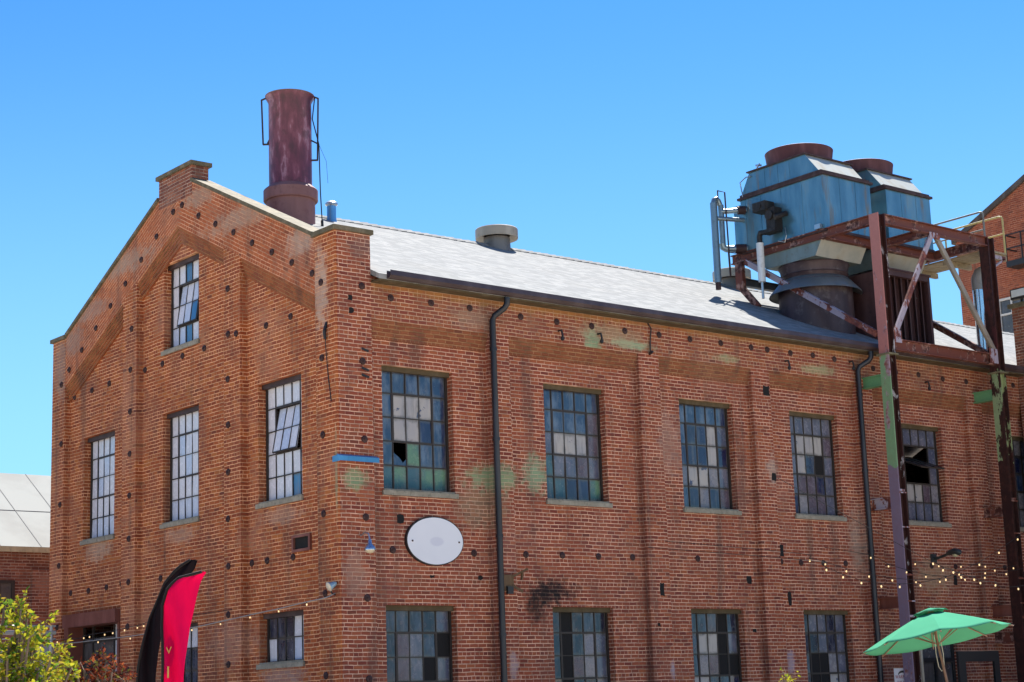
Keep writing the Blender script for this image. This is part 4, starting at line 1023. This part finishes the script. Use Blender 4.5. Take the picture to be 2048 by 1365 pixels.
mb.box(a, a + .26, -1.04, -.98, 0, zt2); mb.box(b - .20, b, -1.04, -.98, 0, zt2); mb.box(a + .26, b - .20, -1.04, -.98, zt2 - .24, zt2); mb.box(a + .26, b - .20, -1.04, -.98, 0, .3)
keep(mb.build("door_frame", BLACK, df), df)
n = NT("door_clear_glass"); n.b.inputs["Transmission Weight"].default_value = 1.0; n.b.inputs["IOR"].default_value = 1.02
CG = n.done((.95, .96, .96), .02)
keep(MB().box(a + .26, b - .20, -1.014, -1.008, .3, zt2 - .24).build("glass", CG, df), df)
mb = MB(); mb.tube([(a + .30, -1.08, 1.0), (a + .30, -1.08, 1.3)], .015, 8); keep(mb.build("handle", GALV, df), df)

# ------------------------------------------------------------------ brick wing at the right edge
wg = thing("brick_wing", "brick end wing with mossy coping at the far right of the picture", "building", (21.2, 0, 0))
keep(MB().box(21.2, 27, -7, -.02, 0, 11.55).build("wall", B_SHADE, wg), wg)
keep(MB().box(21.12, 27.1, -7.1, .05, 11.55, 11.66).build("coping", COPING, wg), wg)
f2 = thing("floodlight", "black rectangular floodlight standing on the coping of the brick wing", "lamp", (21.2, -.3, 11.66))
mb = MB(); mb.box(21.05, 21.20, -.62, -.12, 11.74, 12.02); mb.bar((21.2, -.37, 11.66), (21.2, -.37, 11.80), .06, .06); keep(mb.build("housing", BLACK, f2), f2)
keep(MB().box(21.042, 21.05, -.58, -.16, 11.80, 11.99).build("lens", plain("flood_lens_white", (.62, .68, .70), .2), f2), f2)

# ------------------------------------------------------------------ tall brick building behind, right
tb = thing("tall_brick_building", "taller orange brick gabled building standing behind the factory roof at right", "building", (46, 10, 0))
mb = MB()
zq = lambda y: 21.30 + .487 * (19.76 - y)
mb.prism([(46, 19.76, 0), (46, 19.76, zq(19.76)), (46, 8, zq(8)), (46, -4, zq(19.76)), (46, -4, 0)], (26, 0, 0)); keep(mb.build("wall", B_FAR, tb), tb)
mb = MB()
for y0, y1 in ((19.9, 8), (-4.1, 8)):
    za, zb = zq(19.9), zq(8)
    mb.prism([(45.85, y0, za - .02), (45.85, y1, zb - .02), (45.85, y1, zb + .22), (45.85, y0, za + .22)], (26.4, 0, 0))
keep(mb.build("roof", paint("verge_dark", (.05, .04, .035), .8), tb), tb)
mb = MB()
for y0, y1, z0, z1 in ((17.72, 17.82, 15.9, 18.3), (16.5, 16.6, 15.9, 18.3), (16.6, 17.72, 18.2, 18.3), (16.6, 17.72, 17.55, 17.63), (16.6, 17.72, 15.9, 16.0), (17.1, 17.18, 17.63, 18.2)): mb.box(45.93, 46.02, y0, y1, z0, z1)
w = keep(mb.build("window", plain("window_white_paint", (.55, .55, .52), .6), tb), tb)
keep(MB().box(45.985, 45.995, 16.6, 17.72, 15.95, 18.25).build("pane", PANE['d'], w), tb)
mb = MB(); mb.box(45.2, 45.99, 15.2, 16.7, 19.4, 19.65)
for y in (16.68, 15.9, 15.22): mb.bar((45.25, y, 19.6), (45.25, y, 20.8), .05, .05)
for z in (20.2, 20.8): mb.bar((45.25, 16.7, z), (45.25, 15.2, z), .05, .05); mb.bar((45.25, 16.68, z), (45.98, 16.68, z), .05, .05)
keep(mb.build("fire_escape", BLACK, tb), tb)

# ------------------------------------------------------------------ low building at left with white metal roof
lb = thing("white_roofed_shed", "brick shed with pale white metal roof at the left edge", "building", (-2, 16, 0))
MB_ = MB(); MB_.box(-14, 9, 16.0, 22.6, 0, 6.15); keep(MB_.build("wall", B_SHADE, lb), lb)
n = NT("white_metal_roof")
WR = n.done(n.mix(n.step(n.noise(scale=.8, detail=6), .4, .7), (.31, .315, .295), (.27, .27, .252)), .92, .0, .1)
mb = MB(); RZ = 8.52; RY = 19.3
mb.prism([(-14.3, 15.75, 6.16), (-14.3, RY, RZ), (-14.3, 22.9, 6.16), (-14.3, 22.9, 6.10), (-14.3, RY, RZ - .08), (-14.3, 15.75, 6.10)], (23.6, 0, 0)); r_ = keep(mb.build("roof", WR, lb), lb)
mb = MB(); x = -14
while x < 9:
    mb.prism([(x, 15.75, 6.165), (x, RY, RZ + .005), (x, RY, RZ + .012), (x, 15.75, 6.172)], (.02, 0, 0)); x += 1.1
for yy in (17.4,): mb.box(-14, 9, yy, yy + .02, 6.16 + (yy - 15.75) * (RZ - 6.16) / (RY - 15.75) - .02, 6.16 + (yy + .02 - 15.75) * (RZ - 6.16) / (RY - 15.75) + .006)
tag(mb.build("seam", plain("seam_grey", (.20, .20, .19), .9), r_), kind="stuff")
mb = MB(); mb.box(-14.2, 9.2, 15.72, 15.78, 6.02, 6.15); keep(mb.build("fascia", paint("fascia_cream", (.42, .34, .20), .7), lb), lb)
mb = MB(); mb.box(1.25, 1.8, 15.90, 16.01, 0, 5.6); keep(mb.build("pilaster", B_SHADE, lb), lb)
mb = MB()
for x0, x1, z0, z1 in ((.72, .80, 4.5, 5.32), (-.6, -.52, 4.5, 5.32), (-.52, .72, 5.25, 5.32), (-.52, .72, 4.5, 4.56), (.38, .42, 4.56, 5.25), (-.52, .38, 4.9, 4.93)): mb.box(x0, x1, 15.94, 16.02, z0, z1)
w = keep(mb.build("window", STEEL_DK, lb), lb); keep(MB().box(-.52, .72, 15.975, 15.985, 4.55, 5.26).build("pane", PANE['d'], w), lb)
aw = thing("pipe_canopy", "white pipe canopy with pale panel between the shed and the gable", "canopy", (-2, 11.5, 0))
mb = MB()
for z, r in ((3.92, .025), (3.77, .05), (3.63, .02)): mb.tube([(-9, 11.5, z), (-.15, 11.5, z)], r, 10)
build_each(mb, "pipe", plain("white_pipe", (.52, .50, .45), .4), aw, 50, aw)
mb = MB(); mb.box(-9, -.14, 11.55, 11.62, .2, 3.50); keep(mb.build("panel", plain("canopy_panel", (.42, .40, .46), .6), aw), aw)
mb = MB()
for x in (-8.9, -4.5, -.25): mb.tube([(x, 11.5, 0), (x, 11.5, 3.92)], .04, 10)
build_each(mb, "canopy_post", plain("white_pipe_post", (.55, .54, .5), .5), aw, 50, aw)

# ------------------------------------------------------------------ feather flags
def cloth(name, c, tl=.35, rough=.6):
    m = bpy.data.materials.new(name); m.use_nodes = True; t = m.node_tree; t.nodes.clear()
    o = t.nodes.new("ShaderNodeOutputMaterial"); d = t.nodes.new("ShaderNodeBsdfDiffuse"); r = t.nodes.new("ShaderNodeBsdfTranslucent"); x = t.nodes.new("ShaderNodeMixShader")
    ns = t.nodes.new("ShaderNodeTexNoise"); ns.inputs["Scale"].default_value = 3; ns.inputs["Detail"].default_value = 5
    mx = t.nodes.new("ShaderNodeMix"); mx.data_type = 'RGBA'; mx.inputs[6].default_value = (*c, 1); mx.inputs[7].default_value = (*[k * .8 for k in c], 1)
    t.links.new(ns.outputs[0], mx.inputs[0]); t.links.new(mx.outputs[2], d.inputs[0]); t.links.new(mx.outputs[2], r.inputs[0])
    x.inputs[0].default_value = tl
    t.links.new(d.outputs[0], x.inputs[1]); t.links.new(r.outputs[0], x.inputs[2]); t.links.new(x.outputs[0], o.inputs[0])
    return m
rh = Vector((.778, -.628, 0)).normalized(); wh = Vector((.634, .773, 0)).normalized()
def interp(t, pts):
    for (a, b), (c, d) in zip(pts, pts[1:]):
        if t <= c: return b + (d - b) * (t - a) / max(1e-6, c - a)
    return pts[-1][1]
def flag(name, label, org, left, right, mat, sleeve_m, seed, amp=.05):
    """left/right: (z, s) edge curves from the foot up, s measured along the cloth"""
    t = thing(name, label, "flag", (org.x, org.y, 0))
    rnd = random.Random(seed); ph = rnd.uniform(0, 6)
    z0, z1 = left[0][0], left[-1][0]
    nz, ns = 60, 14; mb = MB(); vs = []
    def P(s, z, k):
        wv_ = amp * math.sin(k * 5.5 + z * 2.1 + ph) * (.25 + k) + .03 * math.sin(z * 6 + k * 9 + ph)
        return org + rh * s + wh * wv_ + Vector((0, 0, z))
    for i in range(nz + 1):
        z = z0 + (z1 - z0) * i / nz
        a, b = interp(z, left), interp(z, right)
        for j in range(ns + 1): k = j / ns; vs.append(P(a + (b - a) * k, z, k))
    fs = [(i * (ns + 1) + j, i * (ns + 1) + j + 1, (i + 1) * (ns + 1) + j + 1, (i + 1) * (ns + 1) + j) for i in range(nz) for j in range(ns)]
    mb.add(vs, fs); o = keep(mb.build("cloth", mat, t, smooth=80), t)
    so = o.modifiers.new("thickness", 'SOLIDIFY'); so.thickness = .004
    path = [P(interp(z0 + (z1 - z0) * i / 40, left) - .012, z0 + (z1 - z0) * i / 40, 0) for i in range(41)]
    base = Vector((path[0].x, path[0].y, 0))
    keep(MB().tube(path, .020, 8).build("sleeve", sleeve_m, t, smooth=60), t)
    keep(MB().tube([base, path[0]], .016, 8).build("pole", GALV, t, smooth=60), t)
    keep(MB().box(base.x - .25, base.x + .25, base.y - .25, base.y + .25, 0.002, .03).build("base_plate", BLACK, t), t)
    return t, P
S_ = lambda p: Vector(p).xy.dot(rh.xy)
so = S_((-6.57, -5.62))
org = Vector((-6.57, -5.62, 0))
redL = [(.75, .06), (2.19, .03 - .02), (2.43, .02), (2.67, .02), (2.94, .0), (3.2, 0.), (3.41, .07), (3.54, .19), (3.61, .38), (3.625, .54)]
redR = [(.75, .32), (2.18, .30), (2.47, .31), (2.66, .33), (2.9, .36), (3.1, .41), (3.34, .46), (3.51, .50), (3.61, .56), (3.625, .57)]
RED = cloth("flag_crimson", (.80, .010, .13), .45)
rf_, PR = flag("feather_flag", "crimson feather flag with black sleeve in front of the black one", org, redL, redR, RED, DARK, 3, .06)
GOLD = plain("flag_gold", (.60, .36, .08), .5)
ang = math.atan2(rh.y, rh.x)
for s, z, sz, ch in ((.085, 2.56, .13, "V"), (.085, 2.24, .22, "I"), (.085, 1.95, .20, "P")):
    text(ch, sz, PR(s, z, .28) - wh * .035, rf_, GOLD, rot=(R(90), 0, ang))
org2 = Vector((-6.30, -4.96, 0))
blkL = [(.75, -.02), (2.22, -.28), (2.42, -.26), (2.76, -.19), (3.09, -.11), (3.33, .0), (3.55, .10), (3.72, .25), (3.83, .39), (3.85, .45)]
blkR = [(.75, .20), (2.21, .0), (2.6, .02), (2.95, .07), (3.22, .10), (3.51, .25), (3.64, .42), (3.72, .50), (3.83, .53), (3.85, .54)]
blkL = [(z, s + .02) for z, s in blkL]
flag("feather_flag", "black feather flag standing just behind the crimson one", org2, blkL, blkR, cloth("flag_black", (.016, .013, .016), .12), DARK, 8, .05)

# ------------------------------------------------------------------ green market umbrella
def umbrella():
    t = thing("market_umbrella", "green market umbrella tilted to the left on a wooden pole", "umbrella", (9.17, -6.23, 0))
    apex = Vector((8.76, -6.30, 3.20)); joint = Vector((9.13, -6.20, 1.62)) - wh * .48
    ax = (apex - joint).normalized()
    e1 = (rh - ax * rh.dot(ax)).normalized(); e2 = ax.cross(e1)
    K = lambda o: keep(o, t)
    def pt(r, a, h): return apex + e1 * (r * math.cos(a)) + e2 * (r * math.sin(a)) - ax * h
    prof = lambda k: .52 * (k ** 1.12)
    Rm = 1.36; n = 8; m = 8; rings = 10
    mb = MB(); vs = []; N = n * m
    for i in range(rings + 1):
        k = .14 + .86 * i / rings
        for j in range(N):
            a = 2 * math.pi * j / N + R(35); f = (j % m) / m
            sag = math.sin(math.pi * f)
            rr = Rm * k * (1 - .075 * sag); hh = prof(k) + .035 * sag * k
            vs.append(pt(rr, a, hh))
    fs = [(i * N + j, i * N + (j + 1) % N, (i + 1) * N + (j + 1) % N, (i + 1) * N + j) for i in range(rings) for j in range(N)]
    mb.add(vs, fs); GRN = cloth("umbrella_green", (.10, .38, .235), .20)
    o = K(mb.build("canopy", GRN, t, smooth=25)); md = o.modifiers.new("thickness", 'SOLIDIFY'); md.thickness = .003
    mb = MB(); vs = [pt(0, 0, -.05)]
    for j in range(N):
        a = 2 * math.pi * j / N + R(35); f = (j % m) / m; sag = math.sin(math.pi * f)
        vs.append(pt(.33 * (1 - .10 * sag), a, .05 - .03 * sag))
    mb.add(vs, [(0, 1 + j, 1 + (j + 1) % N) for j in range(N)])
    o = K(mb.build("vent_cap", GRN, t, smooth=25)); md = o.modifiers.new("thickness", 'SOLIDIFY'); md.thickness = .003
    WD = paint("umbrella_wood", (.16, .075, .04), .5, scale=8)
    K(MB().tube([joint, apex - ax * .02], .024, 12).build("pole", WD, t, smooth=50))
    K(MB().tube([(joint.x, joint.y, 0.05), joint, joint + ax * .14], .030, 12).build("lower_pole", plain("pole_white", (.6, .6, .6), .4), t, smooth=50))
    K(MB().lathe([(.28, .0), (.28, .05), (.06, .08), (.05, .25)], (joint.x, joint.y, 0.002), 28, closed_bottom=True).build("base", BLACK, t, smooth=40))
    K(MB().lathe([(.03, -.06), (.035, .0), (.001, .05)], apex + ax * .05, 12, axis=ax).build("finial", WD, t, smooth=50))
    for j in range(n):
        a = 2 * math.pi * j / n + R(35)
        pts = [pt(Rm * k, a, prof(k) + .022) for k in (.03, .3, .6, .9, 1.03)]
        r = K(MB().tube(pts, .011, 6).build("rib", WD, t, smooth=50))
        K(MB().tube([pt(.03, a, .62), pt(Rm * .50, a, prof(.5) + .03)], .009, 6).build("strut", WD, t, smooth=50))
    q = apex - ax * .45 - wh * .05
    rope = [q + rh * (-.035), q + rh * (-.03) + Vector((0, 0, -.35)), q + rh * (.0) + Vector((0, 0, -.58)), q + rh * .05 + Vector((0, 0, -.66)), q + rh * .10 + Vector((0, 0, -.60)), q + rh * .10 + Vector((0, 0, -.35)), q + rh * .06]
    K(MB().tube(rope, .007, 6).build("rope", plain("rope_cream", (.55, .50, .40), .8), t, smooth=60))
umbrella()

# ------------------------------------------------------------------ string lights
nb = NT("bulb_warm"); nb.b.inputs["Emission Color"].default_value = (1.0, .62, .25, 1); nb.b.inputs["Emission Strength"].default_value = 0.4
BULB = nb.done((.8, .66, .42), .25)
CABLE = plain("cable_black", (.012, .012, .012), .7)
CABLE_W = plain("cable_pale", (.30, .29, .27), .6)
def catmull(P, k=6):
    P = [Vector(p) for p in P]; out = []
    for i in range(len(P) - 1):
        a, b, c, d = P[max(i - 1, 0)], P[i], P[i + 1], P[min(i + 2, len(P) - 1)]
        for j in range(k):
            t = j / k
            out.append(.5 * ((2 * b) + (c - a) * t + (2 * a - 5 * b + 4 * c - d) * t * t + (3 * b - a - 3 * c + d) * t ** 3))
    return out + [P[-1]]
bulb0 = [None, None]
def string(label, pts, at, cable=CABLE, r=.006, sc=1.0):
    t = thing("string_light", label, "string lights", pts[0], "strings of warm bulbs")
    keep(MB().tube(catmull(pts), r, 5).build("cable", cable, t), t)
    for p in at:
        if bulb0[0] is None:
            b = MB().lathe([(.010, -.045), (.020, -.062), (.024, -.082), (.020, -.104), (.001, -.116)], (0, 0, 0), 12).build("bulb", BULB, t, smooth=60)
            s = MB().lathe([(.001, 0), (.016, -.004), (.017, -.05), (.012, -.052)], (0, 0, 0), 10).build("socket", BLACK, b, smooth=50)
            bulb0[0], bulb0[1] = b, s
        else:
            b = bulb0[0].copy(); s = bulb0[1].copy(); col.objects.link(b); col.objects.link(s); s.parent = b
        b.parent = t; b.location = Vector(p) - Vector(pts[0]); b.scale = (sc * .8, sc * .8, sc * .8)
        b.rotation_euler = (random.uniform(-.2, .2), random.uniform(-.2, .2), 0)
S1 = [(10.76, -1.4, 4.74), (11.12, -1.4, 4.65), (11.58, -1.4, 4.58), (12.27, -1.4, 4.45), (13.01, -1.4, 4.35), (13.79, -1.4, 4.28), (14.62, -1.4, 4.25), (15.48, -1.4, 4.28), (16.39, -1.4, 4.34), (17.19, -1.4, 4.4), (18.0, -1.4, 4.5), (18.91, -1.4, 4.63), (21.19, -1.4, 5.1)]
S2 = [(10.01, -2.4, 4.48), (10.46, -2.4, 4.36), (10.98, -2.4, 4.22), (11.55, -2.4, 4.11), (12.17, -2.4, 4.05), (12.8, -2.4, 4.05), (13.49, -2.4, 4.09), (14.39, -2.4, 4.23), (14.9, -2.4, 4.36), (15.65, -2.4, 4.59), (16.41, -2.4, 4.88), (17.18, -2.4, 5.21), (21.19, -2.4, 6.9)]
S3 = [(13.72, -0.9, 4.82), (14.3, -0.9, 4.64), (14.95, -0.9, 4.52), (15.63, -0.9, 4.43), (16.34, -0.9, 4.4), (16.93, -0.9, 4.45), (17.89, -0.9, 4.56), (18.26, -0.9, 4.63), (19.02, -0.9, 4.7)]
S4 = [(14.99, -0.5, 4.81), (15.79, -0.5, 4.76), (16.64, -0.5, 4.73), (17.51, -0.5, 4.74), (18.44, -0.5, 4.76), (19.39, -0.5, 4.82), (21.19, -0.5, 5.0)]
S5 = [(12.51, -3.2, 4.59), (12.95, -3.2, 4.48), (13.3, -3.2, 4.35), (13.61, -3.2, 4.31), (13.88, -3.2, 4.21), (14.33, -3.2, 4.17), (14.53, -3.2, 4.1), (15.1, -3.2, 4.06), (15.9, -3.2, 3.99), (21.19, -3.2, 4.6)]
string("string of warm bulbs nearest the long wall sagging past the left steel post", [(8.2, 0, 5.05)] + S1, S1[1:12], sc=.95)
string("string of warm bulbs climbing to the right between the two steel posts", [(7.7, 0, 4.9)] + S2, S2[1:12])
string("short string of warm bulbs starting at the right downpipe", [(13.1, -.1, 5.05)] + S3 + [(19.25, -.86, 4.75)], S3[:9], sc=.9)
string("straight string of warm bulbs running just below the cobra-head lamp", S4, S4[1:6], sc=.9)
string("lowest string of warm bulbs above the green umbrella", [(8.3, -3.2, 6.0)] + S5, S5[1:9])
L1 = [(-0.5, 11.53, 3.49), (-0.5, 9.88, 3.46), (-0.5, 8.62, 3.46), (-0.5, 7.14, 3.46), (-0.5, 6.46, 3.47), (-0.5, 4.55, 3.49), (-0.5, 3.4, 3.54), (-0.5, 2.3, 3.6), (-0.5, 1.28, 3.65), (-0.5, 0.33, 3.71)]
string("pale cabled string of bulbs running along the gable wall behind the flags", [(-3.2, 15.0, 3.6), (-0.5, 12.62, 3.49)] + L1 + [(-.35, -.05, 3.76), (-.02, .12, 3.86)], L1, CABLE_W, .010, .75)
L2 = [(-0.9, 9.77, 3.52), (-0.9, 8.48, 3.54), (-0.9, 8.2, 3.55), (-0.9, 7.52, 3.56), (-0.9, 7.12, 3.57), (-0.9, 6.6, 3.6), (-0.9, 6.04, 3.62), (-0.9, 5.78, 3.64)]
string("second string of bulbs crossing the tall doorway of the gable", [(-3.4, 14.0, 3.6)] + L2 + [(-0.9, 5.3, 3.67), (-.02, 3.8, 3.8)], L2, sc=.75)

# ------------------------------------------------------------------ plants
def leafmat(name, c, tl=.4):
    return cloth(name, c, tl)
LEAF = [leafmat("leaf_yellow_green", (.40, .40, .03)), leafmat("leaf_green", (.14, .24, .03)), leafmat("leaf_amber", (.42, .30, .04)), leafmat("leaf_dark_green", (.06, .13, .02))]
LEAFR = [leafmat("leaf_maroon", (.16, .035, .02)), leafmat("leaf_rust", (.30, .08, .03)), leafmat("leaf_dark_red", (.07, .018, .014)), leafmat("leaf_olive", (.14, .13, .03))]
BARK = paint("bark", (.16, .11, .08), .9, scale=9, streak=False)
def leaf(mb, p, d, size, mi, rnd):
    d = d.normalized(); s = d.cross(Vector((rnd.uniform(-1, 1), rnd.uniform(-1, 1), rnd.uniform(-1, 1)))).normalized(); u = s.cross(d)
    l, w = size, size * .48
    mb.add([p, p + d * l * .35 + s * w * .5 + u * .1 * l, p + d * l * .7 + s * w * .38 + u * .06 * l, p + d * l, p + d * l * .7 - s * w * .38 + u * .06 * l, p + d * l * .35 - s * w * .5 + u * .1 * l], [(0, 1, 2, 3, 4, 5)], mi)
def shrub(name, label, cat, base, twigs, mats, weights, size, seed, per=26, tr=.05):
    rnd = random.Random(seed); t = thing(name, label, cat, base)
    tk = MB(); cr = MB(); b = Vector(base)
    for tip in twigs:
        tip = Vector(tip); mid = b.lerp(tip, .5) + Vector((rnd.uniform(-.1, .1), rnd.uniform(-.1, .1), .15))
        path = catmull([b, b.lerp(mid, .5) + Vector((0, 0, .1)), mid, tip], 5); L = len(path)
        tk.tube(path, [tr * (1 - .9 * i / L) + .004 for i in range(L)], 6)
        # side twigs, leaves in small sprays along them
        for i in range(L // 3, L):
            for _ in range(3):
                p = path[i]; dd = Vector((rnd.gauss(0, 1), rnd.gauss(0, 1), rnd.gauss(.35, .7))).normalized()
                ln = rnd.uniform(.10, .34) * (.6 + .8 * (L - i) / L)
                e = p + dd * ln; tk.tube([p, e], .004, 4)
                for q in range(per // 3):
                    k = rnd.uniform(.15, 1.1); lp = p.lerp(e, k) + Vector((rnd.gauss(0, .018), rnd.gauss(0, .018), rnd.gauss(0, .018)))
                    ld = (dd + Vector((rnd.gauss(0, .8), rnd.gauss(0, .8), rnd.gauss(0, .6))))
                    leaf(cr, lp, ld, size * rnd.uniform(.6, 1.25), rnd.choices(range(4), weights)[0], rnd)
    keep(tk.build("trunk", BARK, t, smooth=60), t); keep(cr.build("crown", mats, t), t)
    return t
rnd = random.Random(11)
tw = []
ct = Vector((-10.25, -7.75, 0))
def spot(s, z, dpt=0): return Vector((-9.61, -8.23, 0)) + rh * s + wh * dpt + Vector((0, 0, z))
for s, z in ((-.14, 3.0), (-.06, 2.90), (.05, 2.80), (-.35, 3.0), (-.6, 3.1), (-.9, 3.15), (.10, 2.62), (.22, 2.52), (.30, 2.42), (.38, 2.36), (.32, 2.2), (.1, 2.3), (-.1, 2.5), (-.25, 2.6), (-.5, 2.7), (-.15, 2.15), (.2, 2.05), (-.8, 2.6), (-1.1, 2.8), (-1.3, 2.4), (-.5, 2.2), (-.9, 2.0), (.35, 1.9)):
    for q in range(2): tw.append(spot(s + rnd.uniform(-.05, .05), z - (.06 if q else 0), rnd.uniform(-.55, .55)))
shrub("small_tree", "leafy yellow-green young tree at the lower left corner", "tree", spot(-.45, 0), tw, LEAF, (.56, .22, .16, .06), .072, 5, per=30)
tw = []
for s, z in ((.42, 2.28), (.55, 2.36), (.63, 2.42), (.72, 2.36), (.80, 2.30), (.5, 2.1), (.65, 2.2), (.78, 2.1), (.9, 2.2), (.6, 1.9), (.9, 1.9), (.4, 1.9)):
    for q in range(2): tw.append(spot(s + rnd.uniform(-.04, .04), z - .05 * q, rnd.uniform(.5, 1.1)))
shrub("red_leaf_shrub", "small shrub with dark red leaves beside the yellow-green tree", "shrub", spot(.65, 0, .8), tw, LEAFR, (.35, .25, .28, .12), .06, 9, per=26)
shrub("yellow_sapling", "tip of a thin yellow-green sapling in front of the long wall", "plant", (4.5, -6.49, 0), [(4.51, -6.49, 2.14), (4.55, -6.5, 2.02), (4.46, -6.46, 1.98)], LEAF, (.8, .1, .1, 0), .06, 4, per=14, tr=.012)
